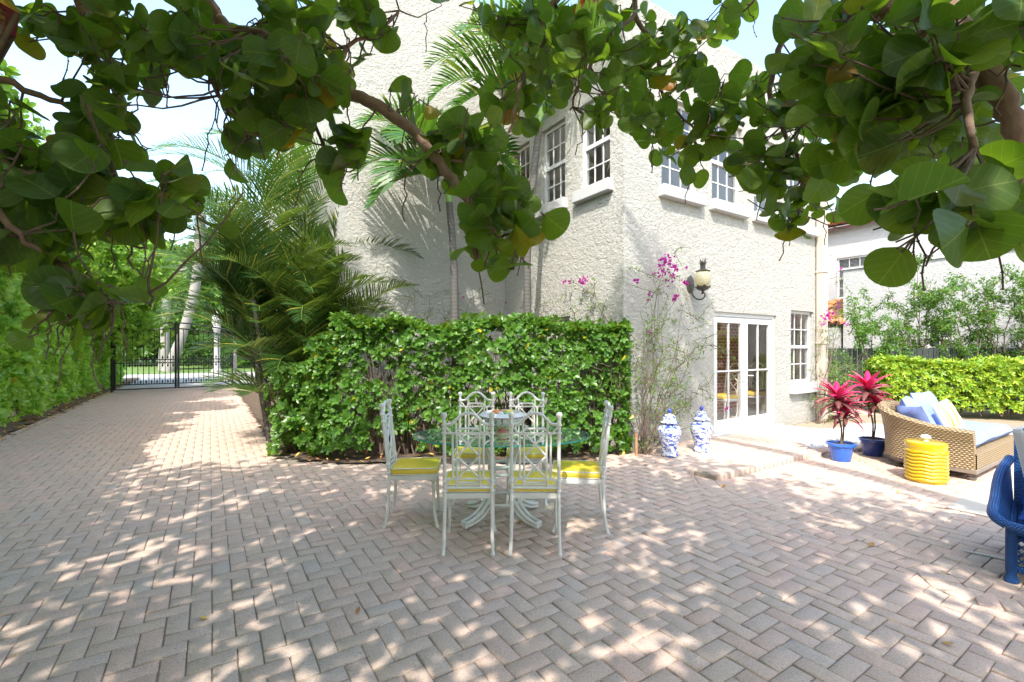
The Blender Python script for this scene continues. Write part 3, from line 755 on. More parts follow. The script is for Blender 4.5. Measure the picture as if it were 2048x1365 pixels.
# ================================================================== CHAIRS, TABLE
M['yellow'] = mat_plain('yellow_vinyl', (.56, .38, .03), .38, .06, 5, .15, 60, spec=.9)
M['orange'] = mat_plain('orange_vinyl', (.85, .36, .02), .35, .06, 5)
def make_chair(name, label, cat, group, seatmat):
    t = empty(name, (0, 0, 0), 0, label, cat, group)
    b = MB(); W = .172
    def yb(z): return -.195 - (z - .42) * .11
    for sx in (-1, 1):
        pts = [(sx * W, yb(z), z) for z in (.42, .6, .8, .97)]
        b.tube(pts, [.0135, .0135, .013, .013], 10)
        b.lathe([(.0, .955), (.015, .955), (.0125, .975), (.012, .99), (.022, 1.01), (.024, 1.022), (.018, 1.036), (.0, 1.04)], (sx * W, yb(1.0), 0), 12)
        for z, rr in ((.455, .02), (.53, .019), (.885, .0195), (.945, .019)):
            b.lathe([(.012, z - .010), (rr, z - .004), (rr, z + .006), (.012, z + .012)], (sx * W, yb(z), 0), 12)
    def T(pts, r=.0088, n=8):
        b.tube([(x, yb(z) + off, z) for x, z, off in [(p[0], p[1], p[2] if len(p) > 2 else 0) for p in pts]], r, n)
    T([(x, z) for x, z in cpts([(-W, .95), (-.12, .955), (-.085, .985), (-.045, 1.02), (0, 1.033), (.045, 1.02), (.085, .985), (.12, .955), (W, .95)], 4)], .0115, 10)
    T([(-W, .478), (W, .478)], .011); T([(-W, .885), (W, .885)], .008); T([(-W, .545), (W, .545)], .008)
    # elongated octagon
    oc = [(-.065, .918), (.065, .918), (.112, .868), (.112, .565), (.065, .515), (-.065, .515), (-.112, .565), (-.112, .868), (-.065, .918)]
    T([(x, z, .004) for x, z in oc], .0088)
    for sx in (-1, 1):
        T([(sx * .082, .885, -.002), (sx * .082, .545, -.002)], .0078)
        T([(sx * W, .945), (sx * .112, .872)], .0075); T([(sx * .088, .982), (sx * .088, .885)], .0075)
        T([(sx * W, .495), (sx * .112, .56)], .0075); T([(sx * .088, .478), (sx * .088, .545)], .0075)
        T([(sx * .082, .885, .002), (-sx * .082, .715, -.002 * sx)], .0078); T([(sx * .082, .715, .002), (-sx * .082, .548, -.002 * sx)], .0078)
    b.build('backrest', M['metal_white'], t, smooth=True)
    f = MB(); f.poly([(-.182, -.2), (.182, -.2), (.205, .195), (-.205, .195)], .395, .437); f.build('seat_frame', M['metal_white'], t, bevel=.006)
    c = MB(); rows = []
    def ring(ins, z, crown=0): 
        pts = []; x0, x1, y0, y1 = -.190 + ins, .190 - ins, -.185 + ins, .205 - ins; rc = max(.045 - ins * .5, .01)
        for (cx, cy, a0) in ((x1 - rc, y1 - rc, 0), (x0 + rc, y1 - rc, 90), (x0 + rc, y0 + rc, 180), (x1 - rc, y0 + rc, 270)):
            for k in range(5): a = R(a0 + 22.5 * k); pts.append((cx + rc * math.cos(a), cy + rc * math.sin(a), z))
        return pts + [pts[0]]
    prof = [(.004, .439), (-.003, .45), (-.005, .47), (-.002, .488), (.006, .495), (.03, .5), (.08, .505), (.14, .508)]
    c.grid([ring(i, z) for i, z in prof]); top = ring(.14, .508)[:-1]; c.add(top, [tuple(range(len(top)))])
    cu = c.build('seat_cushion', seatmat, t, smooth='all')
    pz = MB(); rg_ = ring(-.002, .4925); pz.tube(rg_, .0045, 6, cap=False); rg_ = ring(-.001, .443); pz.tube(rg_, .0035, 6, cap=False)
    pz.build('piping', M['metal_white'], cu, smooth=True)
    for sx in (-1, 1):
        l = MB(); l.tube(cpts([(sx * W, -.195, .42), (sx * (W + .002), -.205, .25), (sx * (W + .004), -.215, .1), (sx * (W + .008), -.238, 0)], 4), [.0135] * 12 + [.012], 10)
        l.lathe([(.0, 0), (.0155, .0), (.0155, .012), (.012, .016)], (sx * (W + .008), -.238, 0), 10)
        l.build('leg', M['metal_white'], t, smooth=True)
    for sx in (-1, 1):
        l = MB(); l.lathe([(.0, .395), (.020, .395), (.020, .375), (.014, .368), (.020, .352), (.020, .34), (.013, .33), (.0, .33)], (sx * .18, .172, 0), 12)
        l.tube(cpts([(sx * .18, .172, .34), (sx * .177, .175, .22), (sx * .178, .185, .1), (sx * .19, .205, 0)], 4), [.0135] * 6 + [.0125] * 6 + [.012], 10)
        l.lathe([(.0, 0), (.0155, .0), (.0155, .012), (.012, .016)], (sx * .19, .205, 0), 10)
        l.build('leg', M['metal_white'], t, smooth=True)
    return t
ch0 = make_chair('patio_chair', 'white bamboo style metal chair with its back to the viewer, left of the front pair', 'chair', 'white metal chairs round the glass table', M['yellow'])
specs = [(-.325, 3.61, R(1.5), None),
         (.175, 3.61, R(-1.5), 'white bamboo style metal chair with its back to the viewer, right of the front pair'),
         (-.845, 4.08, R(-90 + 4), 'white bamboo style metal chair at the left end of the oval table'),
         (.56, 3.97, R(90 - 6), 'white bamboo style metal chair at the right end of the oval table'),
         (-.375, 4.66, R(180), 'white bamboo style metal chair behind the table on the left, facing the viewer'),
         (.145, 4.66, R(180 - 2), 'white bamboo style metal chair behind the table on the right, facing the viewer')]
for i, (x, y, a, lb) in enumerate(specs):
    c = ch0 if i == 0 else copy_tree(ch0)
    c.location = (x, y, 0); c.rotation_euler = (0, 0, a)
    if lb: c['label'] = lb
io = make_chair('indoor_chair', 'white chair with an orange seat behind the left door pane', 'chair', 'orange seated chairs inside the house', M['orange'])
io.location = H(3.5, .72, .06); io.rotation_euler = (0, 0, VANG + R(80)); io.scale = (1.15, 1.15, 1.1)
i2 = copy_tree(io); i2.location = H(4.6, .8, .06); i2.rotation_euler = (0, 0, VANG + R(100)); i2['label'] = 'white chair with an orange seat behind the right door pane'

tab = empty('dining_table', (-.09, 4.13, 0), 0, 'oval glass topped patio table on a white curved metal base', 'table')
N = NT('green_tinted_glass'); fc = N.n('ShaderNodeLayerWeight', {0: .5}).outputs['Facing']; fr = N.math('ADD', N.math('MULTIPLY', N.math('POWER', fc, 5.0), .9), .04)
tr = N.n('ShaderNodeBsdfTransparent', {0: (.58, .80, .72, 1)}).outputs[0]; gl = N.n('ShaderNodeBsdfGlossy', {'Color': (1, 1, 1, 1), 'Roughness': .01}).outputs[0]
tr = N.n('ShaderNodeMixShader', {0: .20, 1: tr, 2: N.n('ShaderNodeBsdfDiffuse', {0: (.45, .70, .60, 1)}).outputs[0]}).outputs[0]
M['tabglass'] = N.end(N.n('ShaderNodeMixShader', {0: N.math('MINIMUM', N.math('ADD', N.math('MULTIPLY', fr, 1.6), .10), 1.0), 1: tr, 2: gl}).outputs[0])
M['tabedge'] = mat_plain('green_glass_edge', (.03, .22, .17), .15, .1)
q = MB(); n = 72; A_, B_ = .78, .50
top = [(A_ * math.cos(2 * math.pi * k / n), B_ * math.sin(2 * math.pi * k / n)) for k in range(n)]
q.add([(x, y, .738) for x, y in top], [tuple(range(n))])
gt = q.build('table_top', M['tabglass'], tab)
q = MB(); q.grid([[(x * s_, y * s_, z_) for x, y in top + top[:1]] for s_, z_ in ((.997, .7375), (1.0, .735), (1.0, .727), (.997, .724))]); q.build('glass_edge', M['tabedge'], tab, smooth=True)
for sx in (-1, 1):
    for sy in (-1, 1):
        l = MB()
        for off in (-.028, .028):
            dx, dy = .77 * sx, .64 * sy; ox, oy = -dy * off, dx * off
            pr = [(.34, .712), (.27, .70), (.19, .65), (.135, .56), (.115, .45), (.115, .34), (.135, .24), (.20, .14), (.30, .07), (.40, .045)]
            hi = [(dx * r_ + ox, dy * r_ + oy, z_) for r_, z_ in pr]; l.tube(cpts(hi, 3), .0145, 8)
        pr2 = [(.40, .02), (.30, .035), (.20, .085), (.15, .15)]
        for off in (-.028, .028):
            l.tube(cpts([(dx * r_ - dy * off, dy * r_ + dx * off, z_) for r_, z_ in pr2], 3), .0125, 8)
        for rr, zz in ((.34, .712), (.40, .045), (.40, .02)): l.tube([(dx * rr + dy * .036, dy * rr - dx * .036, zz), (dx * rr - dy * .036, dy * rr + dx * .036, zz)], .0145, 8)
        l.tube([(dx * .40, dy * .4, 0), (dx * .4, dy * .4, .05)], .014, 8)
        l.build('leg', M['metal_white'], tab, smooth=True)
for zz, rr in ((.47, .115), (.40, .115), (.16, .175)):
    r_ = MB(); r_.tube([(math.cos(2 * math.pi * k / 24) * rr, math.sin(2 * math.pi * k / 24) * rr, zz) for k in range(25)], .013, 8, cap=False); r_.build('stretcher', M['metal_white'], tab, smooth=True)

# ceramic bowl
N = NT('painted_floral_ceramic'); p = N.obj(); vz = N.n('ShaderNodeSeparateXYZ', {0: p}).outputs[2]
vo = N.n('ShaderNodeTexVoronoi', {'Vector': p, 'Scale': 34.0}); dot = N.math('LESS_THAN', vo.outputs[0], .36)
c = N.mix(dot, (.76, .76, .74), N.ramp(N.n('ShaderNodeSeparateXYZ', {0: vo.outputs[1]}).outputs[0], [(0, (.15, .30, .55)), (.35, (.10, .35, .22)), (.6, (.55, .45, .15)), (.85, (.5, .16, .3))], 'CONSTANT'))
rim = N.math('LESS_THAN', N.math('ABSOLUTE', N.math('SUBTRACT', vz, .162)), .006); c = N.mix(rim, c, (.62, .08, .28))
top_ = N.math('GREATER_THAN', vz, .168); c = N.mix(top_, c, (.76, .76, .76))
ft = N.math('LESS_THAN', vz, .06); c = N.mix(ft, c, N.ramp(vz, [(.0, (.75, .62, .45)), (.016, (.75, .45, .3)), (.028, (.70, .2, .3)), (.045, (.62, .62, .10))], 'CONSTANT'))
M['floral'] = N.end(N.principled(c, .15, coat=.5))
bo = empty('footed_bowl', (-.085, 4.12, .74), 0, 'footed ceramic bowl painted with small flowers and a pink rim on the table', 'bowl')
q = MB(); q.lathe([(.0, 0), (.075, 0), (.075, .018), (.05, .028), (.038, .04), (.045, .055), (.09, .07), (.14, .095), (.165, .13), (.175, .155), (.205, .165), (.208, .172), (.17, .196), (.155, .198), (.15, .18), (.13, .13), (.07, .09), (0, .085)], n=48); q.build('bowl_body', M['floral'], bo, smooth=True)
for k, (x, y, s_, cc, nm_) in enumerate([(-.06, .02, .045, (.55, .20, .06), 'a'), (.03, -.03, .04, (.20, .35, .10), 'b'), (.06, .04, .045, (.60, .42, .10), 'c'), (-.02, .06, .04, (.50, .12, .05), 'd'), (-.01, -.04, .035, (.7, .65, .5), 'e')]):
    q = MB(); q.lathe([(0, -s_), (s_ * .6, -s_ * .8), (s_, 0), (s_ * .8, s_ * .6), (s_ * .3, s_ * .85), (0, s_ * .8)], (0, 0, 0), 16, sy=1.2)
    o = q.build('ceramic_fruit', mat_plain('glazed_fruit_' + nm_, cc, .2, .2, 20, coat=.4), smooth=True); o.location = (-.085 + x, 4.12 + y, .74 + .175)
    tag(o, ['rust red ceramic fruit at the left inside the bowl', 'green ceramic fruit at the front inside the bowl', 'golden ceramic fruit at the right inside the bowl', 'dark red ceramic fruit at the back inside the bowl', 'cream ceramic fruit in the middle of the bowl'][k], 'fruit', 'ceramic fruit lying in the bowl')

# ================================================================== GINGER JARS
N = NT('blue_and_white_porcelain'); uv = N.uv(); sp = N.n('ShaderNodeSeparateXYZ', {0: uv}); vz = sp.outputs[1]
mp = N.n('ShaderNodeMapping', {0: uv, 3: (7.0, 16.0, 1.0)}).outputs[0]; nz = N.noise(mp, 1.5, 5, .65, .9); f = N.ramp(nz, [(.50, (0, 0, 0)), (.54, (1, 1, 1))])
mp2 = N.n('ShaderNodeMapping', {0: uv, 3: (34.0, 60.0, 1.0)}).outputs[0]; f2 = N.ramp(N.noise(mp2, 1.2, 2), [(.56, (0, 0, 0)), (.60, (1, 1, 1))])
f = N.math('MAXIMUM', f, N.math('MULTIPLY', f2, .6))
M['porcelain'] = N.end(N.principled(N.mix(f, (.72, .75, .79), N.mix(nz, (.02, .04, .30), (.05, .11, .5))), .12, coat=.6))
M['cobalt'] = mat_plain('cobalt_glaze', (.015, .03, .22), .12, .2, 12, coat=.5)
def jar(loc, label, rz):
    t = empty('ginger_jar', loc, rz, label, 'jar', 'blue and white ginger jars on the terrace')
    q = MB(); q.lathe([(0, 0), (.105, 0), (.112, .012), (.10, .05), (.095, .08), (.105, .14), (.132, .23), (.152, .31), (.150, .36), (.128, .395), (.095, .415), (.088, .42), (.088, .445), (0, .445)], n=40, uvl=True); q.build('jar_body', M['porcelain'], t, smooth=True)
    q = MB(); q.lathe([(0, .44), (.118, .44), (.122, .448), (.112, .458), (.09, .465), (.082, .475), (.080, .52), (.055, .548), (.02, .556), (.014, .565), (0, .565)], n=40, uvl=True); ld = q.build('lid', M['porcelain'], t, smooth=True)
    q = MB(); q.lathe([(0, .562), (.016, .564), (.012, .57), (.028, .588), (.026, .605), (.012, .625), (0, .64)], n=20); q.build('knob', M['cobalt'], ld, smooth=True)
jar((2.10, 6.20, .068), 'blue and white lidded porcelain jar further from the doors', .4); jar((2.64, 6.48, .068), 'blue and white lidded porcelain jar nearest the doors', 2.1)

# rusty stake at the corner
q = MB(); q.tube([(1.66, 6.19, 0), (1.655, 6.19, .34)], .016, 8); q.tube([(1.655, 6.19, .34), (1.655, 6.19, .365)], .022, 8)
tag(q.build('pipe_stake', mat_plain('rusty_pipe', (.38, .19, .09), .8, .4, 30, .4, 80), smooth=True), 'short rusty upright pipe at the corner of the house', 'pipe')

# ================================================================== POTS WITH CORDYLINE
M['bluepot'] = mat_plain('blue_glazed_pot', (.02, .10, .42), .22, .2, 12, .1, 60, coat=.5)
M['bluepot2'] = mat_plain('dark_blue_glazed_pot', (.015, .035, .17), .3, .2, 12, .1, 60, coat=.3)
def strapleaf(mb, base, az, el, L, W, droop, seg=7):
    rows = []; p = np.array(base, float); h = np.array([math.cos(az), math.sin(az), 0]); side = np.array([-math.sin(az), math.cos(az), 0]); e = el
    for i in range(seg + 1):
        t = i / seg; w_ = W * .5 * math.sin(math.pi * (t * .93 + .05)) ** .7
        nn = np.cross(h * math.cos(e) + Z * math.sin(e), side); 
        rows.append([p - side * w_ - nn * w_ * .35, p.copy(), p + side * w_ - nn * w_ * .35])
        p = p + (h * math.cos(e) + Z * math.sin(e)) * L / seg; e -= droop / seg
    mb.grid(rows)
def cordy(loc, pm, pl, label_pot, label, heads, s_=1.0):
    t = empty('plant_pot', loc, 0, label_pot, 'pot', 'blue pots by the pebble bed')
    q = MB(); q.lathe([(0, 0), (.105, 0), (.11, .01), (.145, .19), (.148, .2), (.165, .205), (.168, .235), (.15, .24), (.14, .2), (0, .2)], n=36); q.lathe([(.137, .165), (.145, .172), (.137, .178)], n=36); q.build('pot_body', pm, t, smooth=True)
    q = MB(); q.lathe([(0, .215), (.141, .212)], n=24); q.build('soil', M['soil'], t)
    c = empty('cordyline_plant', (loc[0], loc[1], loc[2] + .2), 0, label, 'plant', 'potted cordylines')
    stm = MB(); lf = MB(); old = MB()
    for (dx, dy, hz, rr) in heads:
        stm.tube(cpts([(dx * .15, dy * .15, 0), (dx * .3 + .02, dy * .3, hz * .35), (dx * .8 - .01, dy * .8, hz * .7), (dx, dy, hz)], 4), [.011] * 13, 7)
        nl = 26
        for k in range(nl):
            f = k / nl; az = k * 2.4 + random.uniform(-.2, .2); el = R(80 - 75 * f); L = rr * random.uniform(.75, 1.05) * (.8 + .3 * f)
            strapleaf(lf if f < .5 else old, (dx, dy, hz - .10 * f + .02), az, el, L, .062 * rr / .34, R(55 + 40 * f))
    stm.build('stem', M['twig'], c, smooth=True); lf.build('young_leaves', M['cordy'], c, smooth=True, solid=.0012); old.build('old_leaves', M['cordyd'], c, smooth=True, solid=.0012)
cordy((4.40, 6.22, 0), M['bluepot'], None, 'bright blue glazed pot standing at the terrace end, nearer the doors', 'pink leaved cordyline plant in the bright blue pot', [(-.06, -.02, .64, .38), (.08, .03, .52, .34), (.02, -.05, .42, .28)])
cordy((5.06, 6.52, 0), M['bluepot2'], None, 'dark blue glazed pot nearer the wicker daybed', 'pink leaved cordyline plant in the dark blue pot, dark drooping lower leaves', [(-.05, .02, .72, .42), (.02, -.03, .54, .30)])

# ================================================================== DAYBED
M['wicker'] = mat_weave('tan_wicker', (.50, .37, .21), (.13, .085, .045), 46, 42, .5, 1.0)
M['bluewicker'] = mat_weave('blue_wicker', (.03, .15, .48), (.006, .025, .11), 110, 80, .4, .8)
N = NT('sky_blue_cushion_cloth'); c = N.mix(N.noise(N.obj(), 5, 3), (.21, .28, .60), (.27, .35, .68)); M['bluecloth'] = N.end(N.principled(c, .85, N.bump(N.noise(N.obj(), 7, 3), .6, .02), spec=.2))
db = empty('daybed', (5.17, 5.204, 0), VANG, 'tan wicker daybed with light blue cushions in the sun', 'sofa')
# local: x = along V (length), y = along U (depth)
LN, DP = 2.15, 1.15
path = [(.03, .0), (.03, .3), (.03, .52), (.08, .74), (.22, .88), (.47, .95), (.9, .97), (1.4, .97), (1.8, .96), (2.15, .95)]
tops = [.555, .575, .62, .68, .74, .765, .74, .66, .60, .57]
ps = cpts([(a, b, c) for (a, b), c in zip(path, tops)], 6)
out = MB(); th = .075
rowsO = []; uvO = []; Lc = 0; prev = None
prof = [(.0, .13), (.0, .3), (.03, .45), (.075, None), (.085, 'r1'), (.05, 'r2'), (-.01, 'r3'), (-.05, 'r1b'), (-.055, 'in1'), (-.055, 'in0')]
for i, q in enumerate(ps):
    a = ps[min(i + 1, len(ps) - 1)] - ps[max(i - 1, 0)]; tn = np.array([a[0], a[1], 0]); tn /= np.linalg.norm(tn); on = np.array([-tn[1], tn[0], 0])   # outward (left of travel is outside)
    if prev is not None: Lc += np.linalg.norm(q[:2] - prev[:2])
    prev = q; ht = q[2]; row = []; ur = []
    zz = [.13, .13 + (ht - .13) * .4, .13 + (ht - .13) * .75, ht - .04, ht - .005, ht + .025, ht + .02, ht - .02, ht - .08, .14]
    oo = [0, .01, .035, .075, .085, .05, .0, -.035, -.045, -.06]
    acc = 0
    for k in range(10):
        row.append(np.array([q[0], q[1], 0]) + on * oo[k] + Z * zz[k])
        if k: acc += np.linalg.norm(row[k] - row[k - 1])
        ur.append((Lc, acc))
    rowsO.append(row); uvO.append(ur)
out.grid(rowsO, uvO)
for row, ur in ((rowsO[0], uvO[0]), (rowsO[-1], uvO[-1])): out.add(row, [tuple(range(10))], [[(p[1] * .6, p[2]) for p in row]])
out.build('backrest', M['wicker'], db, smooth=True)
q = MB(); fpts = [(.0, -.012), (2.15, -.012)]
q.grid([[(x, -.012, z_) for x in (.06, 2.15)] for z_ in (.13, .30)], [[(x, z_) for x in (.06, 2.15)] for z_ in (.13, .30)]); sp_ = [(.03, -.012), (2.15, -.012), (2.15, .93), (.45, .93), (.2, .84), (.08, .7), (.03, .5)]; q.add([(x, y_, .30) for x, y_ in sp_], [tuple(range(7))], [sp_]); q.grid([[(2.15, y_, z_) for y_ in (-.012, .93)] for z_ in (.13, .30)], [[(y_, z_) for y_ in (-.012, .93)] for z_ in (.13, .30)])
q.build('seat_base', M['wicker'], db)
q = MB(); q.poly([(.03, -.02), (2.17, -.02), (2.17, .93), (.47, .93), (.22, .84), (.1, .7), (.04, .5)], .08, .13); q.build('base_frame', mat_plain('grey_brown_wood', (.16, .13, .11), .7, .2, 10), db, bevel=.006)
for (x, y) in ((.09, .04), (2.05, .04), (.2, .74), (2.05, .8)):
    q = MB(); q.lathe([(0, 0), (.03, 0), (.045, .012), (.045, .03), (.032, .042), (.048, .055), (.05, .08), (0, .08)], (x, y, 0), 16); q.build('leg', mat_plain('dark_turned_wood', (.07, .06, .05), .6, .2), db, smooth=True)
def cushion(name, size, m, parent, loc, rot, pw=3.2, puff=.5):
    mb = MB(); n = 14; top = []; 
    for sgn in (1, -1):
        rows = []
        for i in range(n + 1):
            row = []
            for j in range(n + 1):
                x = -1 + 2 * i / n; y = -1 + 2 * j / n
                e = (1 - abs(x) ** pw) * (1 - abs(y) ** pw); z = sgn * max(e, 0) ** puff
                px_ = x * (1 - .05 * (1 - abs(y)) ** 1.0 * abs(x)); py_ = y * (1 - .05 * (1 - abs(x)) * abs(y))
                row.append((px_ * size[0] / 2, py_ * size[1] / 2, z * size[2] / 2 + .006 * math.sin(7 * x + 3 * y)))
            rows.append(row)
        us = [[(i / n, j / n) for j in range(n + 1)] for i in range(n + 1)]
        mb.grid(rows if sgn > 0 else [list(reversed(r)) for r in rows], us if sgn > 0 else [list(reversed(r)) for r in us])
    o = mb.build(name, m, parent, smooth='all'); o.location = loc; o.rotation_euler = rot; return o
cushion('seat_cushion', (1.98, .84, .17), M['bluecloth'], db, (1.12, .45, .385), (0, 0, 0), 9, .35)
def pillow(loc_local, rot, size, m, label):
    Mx = Matrix.LocRotScale(db.location, db.rotation_euler, None)
    e = cushion('pillow', size, m, None, (0, 0, 0), (0, 0, 0), 2.6, .55)
    mw = Mx @ Matrix.LocRotScale(Vector(loc_local), __import__('mathutils').Euler(rot), None)
    e.location = mw.to_translation(); e.rotation_euler = mw.to_euler()
    tag(e, label, 'pillow', 'pillows on the daybed')
pillow((.38, .60, .56), (R(62), R(5), R(48)), (.50, .46, .2), M['bluecloth'], 'plain light blue pillow in the left curve of the daybed')
pillow((.74, .74, .60), (R(66), 0, R(12)), (.60, .52, .2), M['bluecloth'], 'plain light blue pillow against the middle of the daybed back')
pillow((1.22, .72, .62), (R(70), 0, R(-6)), (.58, .56, .2), M['bluecloth'], 'plain light blue pillow directly behind the striped pillow')
N = NT('yellow_striped_cloth'); sx_ = N.n('ShaderNodeSeparateXYZ', {0: N.uv()}).outputs[0]
st_ = N.ramp(N.math('FRACT', N.math('MULTIPLY', sx_, 3.2)), [(0, (.78, .76, .70)), (.30, (.72, .70, .06)), (.42, (.78, .76, .70)), (.5, (.72, .70, .06)), (.8, (.78, .76, .70))], 'CONSTANT')
M['stripe'] = N.end(N.principled(st_, .85, spec=.2))
pillow((.90, .44, .62), (R(64), R(-8), R(-8)), (.40, .40, .15), M['stripe'], 'small pillow with yellow and white stripes on the daybed')

# yellow garden stool with a trinket on it
M['yglaze'] = mat_plain('yellow_glaze', (.40, .26, .004), .15, .05, 6, .1, 30, coat=.6)
gs = empty('garden_stool', (4.69, 5.27, 0), 0, 'bright yellow ribbed ceramic garden stool in front of the daybed', 'stool')
q = MB(); pr = [(0, 0), (.175, 0), (.183, .01)]
for k in range(9):
    z_ = .02 + k * .038; pr += [(.183, z_), (.196, z_ + .012), (.196, z_ + .022), (.184, z_ + .036)]
pr += [(.186, .375), (.19, .42), (.186, .438), (.172, .447), (0, .452)]
q.lathe(pr, n=48)
vv = []
for (x, y, z_) in q.v:
    a = math.atan2(y, x); vv.append((x, y, z_ + (.006 * math.sin(a * 7) if .03 < z_ < .36 else 0)))
q.v = vv; q.build('stool_body', M['yglaze'], gs, smooth=True)
tk = empty('mushroom_trinket', (4.68, 5.26, .452), 0, 'little white and blue mushroom shaped ornament on the yellow stool', 'ornament')
q = MB(); q.lathe([(0, 0), (.028, 0), (.02, .02), (.018, .035), (0, .035)], n=16); q.build('stem', mat_plain('white_glaze', (.75, .75, .75), .2), tk, smooth=True)
q = MB(); q.lathe([(0, .033), (.045, .033), (.05, .045), (.035, .065), (.012, .075), (0, .076)], n=20); q.build('cap', mat_plain('pale_blue_glaze', (.42, .58, .66), .2, .4, 30), tk, smooth=True)

# mat
N = NT('cream_mat_with_leaves'); vo = N.n('ShaderNodeTexVoronoi', {'Vector': N.pos(), 'Scale': 2.2}); f = N.math('MULTIPLY', N.math('LESS_THAN', vo.outputs[0], .22), N.ramp(N.n('ShaderNodeTexWave', {'Vector': N.pos(), 'Scale': 9.0, 'Distortion': 5.0}).outputs[0], [(.5, (0, 0, 0)), (.6, (1, 1, 1))]))
M['mat'] = N.end(N.principled(N.mix(f, (.46, .43, .37), (.22, .38, .26)), .9, N.bump(N.noise(N.pos(), 300, 1), .3, .002)))
q = MB(); a0 = np.array([4.07, 4.36, 0]); pts = [a0, a0 + V * 2.4, a0 + V * 2.4 - U * 1.6, a0 - U * 1.6]; q.poly(pts, .004, .012)
tag(q.build('floor_mat', M['mat']), 'cream outdoor mat with a faint leaf print in front of the daybed', 'mat')
# slot drain
q = MB(); a0 = P(1927, 1103, 0); b0 = P(2060, 1130, 0); q.bar(a0 + Z * .004, b0 + Z * .004, .03, .006)
for k in range(24):
    c_ = a0 + (b0 - a0) * (k + .5) / 24; d_ = norm(b0 - a0); q.bar(c_ + Z * .0085 - np.cross(d_, Z) * .012, c_ + Z * .0085 + np.cross(d_, Z) * .012, .008, .004)
tag(q.build('slot_drain', mat_plain('grey_drain_plastic', (.40, .38, .33), .6, .2)), 'narrow slotted drain strip let into the paving', 'drain')

# blue wicker armchair at the right edge
bc = empty('wicker_armchair', (3.75, 2.87, 0), R(-48), 'deep blue wicker armchair with a tall cushion, cut by the right edge', 'armchair')
q = MB()
W2 = .45
for z_, rr in ((.09, .022), (.335, .028)):
    q.tube([(-W2, -.33, z_), (W2, -.33, z_), (W2, .42, z_), (-W2, .42, z_), (-W2, -.33, z_)], rr, 10, uvl=True)
q.grid([[(x, y, .33) for x in (-W2, W2)] for y in (-.33, .42)], [[(x, y) for x in (-W2, W2)] for y in (-.33, .42)])
q.build('seat_frame', M['bluewicker'], bc, smooth=True)
q = MB()
for side in range(4):
    p0, p1 = [((-W2, -.33), (W2, -.33)), ((W2, -.33), (W2, .42)), ((W2, .42), (-W2, .42)), ((-W2, .42), (-W2, -.33))][side]
    L_ = math.hypot(p1[0] - p0[0], p1[1] - p0[1]); n_ = int(L_ / .045)
    for k in range(-5, n_ + 1):
        for d_ in (1, -1):
            a_ = k * .045; b_ = (k + 5) * .045; za, zb = (.1, .325)
            ta, tb = max(a_, 0), min(b_, L_)
            if tb <= ta: continue
            fa, fb = (ta - a_) / (b_ - a_), (tb - a_) / (b_ - a_)
            z1_, z2_ = (za + (zb - za) * fa, za + (zb - za) * fb) if d_ > 0 else (zb - (zb - za) * fa, zb - (zb - za) * fb)
            q.tube([(p0[0] + (p1[0] - p0[0]) * ta / L_, p0[1] + (p1[1] - p0[1]) * ta / L_, z1_), (p0[0] + (p1[0] - p0[0]) * tb / L_, p0[1] + (p1[1] - p0[1]) * tb / L_, z2_)], .0045, 4, uvl=True)
q.build('lattice_skirt', M['bluewicker'], bc, smooth=True)
for (x, y) in ((-W2, -.33), (W2, -.33), (W2, .42), (-W2, .42)):
    q = MB(); q.lathe([(0, 0), (.034, 0), (.037, .02), (.025, .05), (.028, .09), (.028, .34), (.026, .36), (0, .36)], (x, y, 0), 14, uvl=True); q.build('leg', M['bluewicker'], bc, smooth=True)
# flared woven arms: roll rising from the near end to the back
for sx in (-1, 1):
    q = MB()
    roll = cpts([(sx * (W2 + .02), -.40, .38), (sx * (W2 + .08), -.36, .42), (sx * (W2 + .08), -.1, .47), (sx * (W2 + .07), .25, .57), (sx * (W2 + .02), .50, .66)], 6)
    base_ = cpts([(sx * W2, -.33, .34), (sx * W2, -.30, .34), (sx * W2, -.1, .34), (sx * W2, .2, .34), (sx * W2, .42, .34)], 6)
    q.tube(roll, .029, 10, uvl=True)
    rows = [[tuple(np.array(b) * (1 - f) + np.array(a) * f) for f in (0, .33, .66, 1)] for a, b in zip(roll, base_)]
    q.grid(rows, [[(i * .03, j * .08) for j in range(4)] for i in range(len(rows))])
    q.build('arm', M['bluewicker'], bc, smooth=True)
q = MB(); q.tube(cpts([(-W2 - .02, -.40, .38), (-.2, -.42, .36), (.2, -.42, .36), (W2 + .02, -.4, .38)], 5), .028, 10, uvl=True); q.build('front_roll', M['bluewicker'], bc, smooth=True)
q = MB(); rows = []
for i in range(9):
    x = -W2 + 2 * W2 * i / 8; rows.append([(x, .42 + .15 * f, .34 + f * (.60 - .12 * abs(i / 4 - 1) ** 2)) for f in (0, .25, .5, .75, 1)])
q.grid(rows, [[(i * .11, j * .15) for j in range(5)] for i in range(9)]); q.build('backrest', M['bluewicker'], bc, solid=.03)
M['navy'] = mat_plain('navy_cushion_cloth', (.008, .035, .16), .9, .2, 8, .3, 200, spec=.2)
M['greycl'] = mat_plain('pale_grey_cushion_cloth', (.42, .42, .43), .9, .1, 8)
cu = cushion('seat_cushion', (.84, .72, .14), M['navy'], bc, (0, .04, .41), (0, 0, 0), 8, .4)
q = MB()
Mc = Matrix.Rotation(R(40), 3, 'Z') @ Matrix.Rotation(R(-9), 3, 'Y') @ Matrix.Rotation(R(-5), 3, 'X')
q.box((-.17, .17, .70), (.56, .11, .60), M=Mc); o = q.build('back_cushion', M['greycl'], bc, bevel=.03)
q = MB(); q.box(Vector((-.17, .17, .70)) + Mc @ Vector((.012, -.045, .0)), (.56, .06, .61), M=Mc); q.build('cushion_cover', M['navy'], bc, bevel=.02)

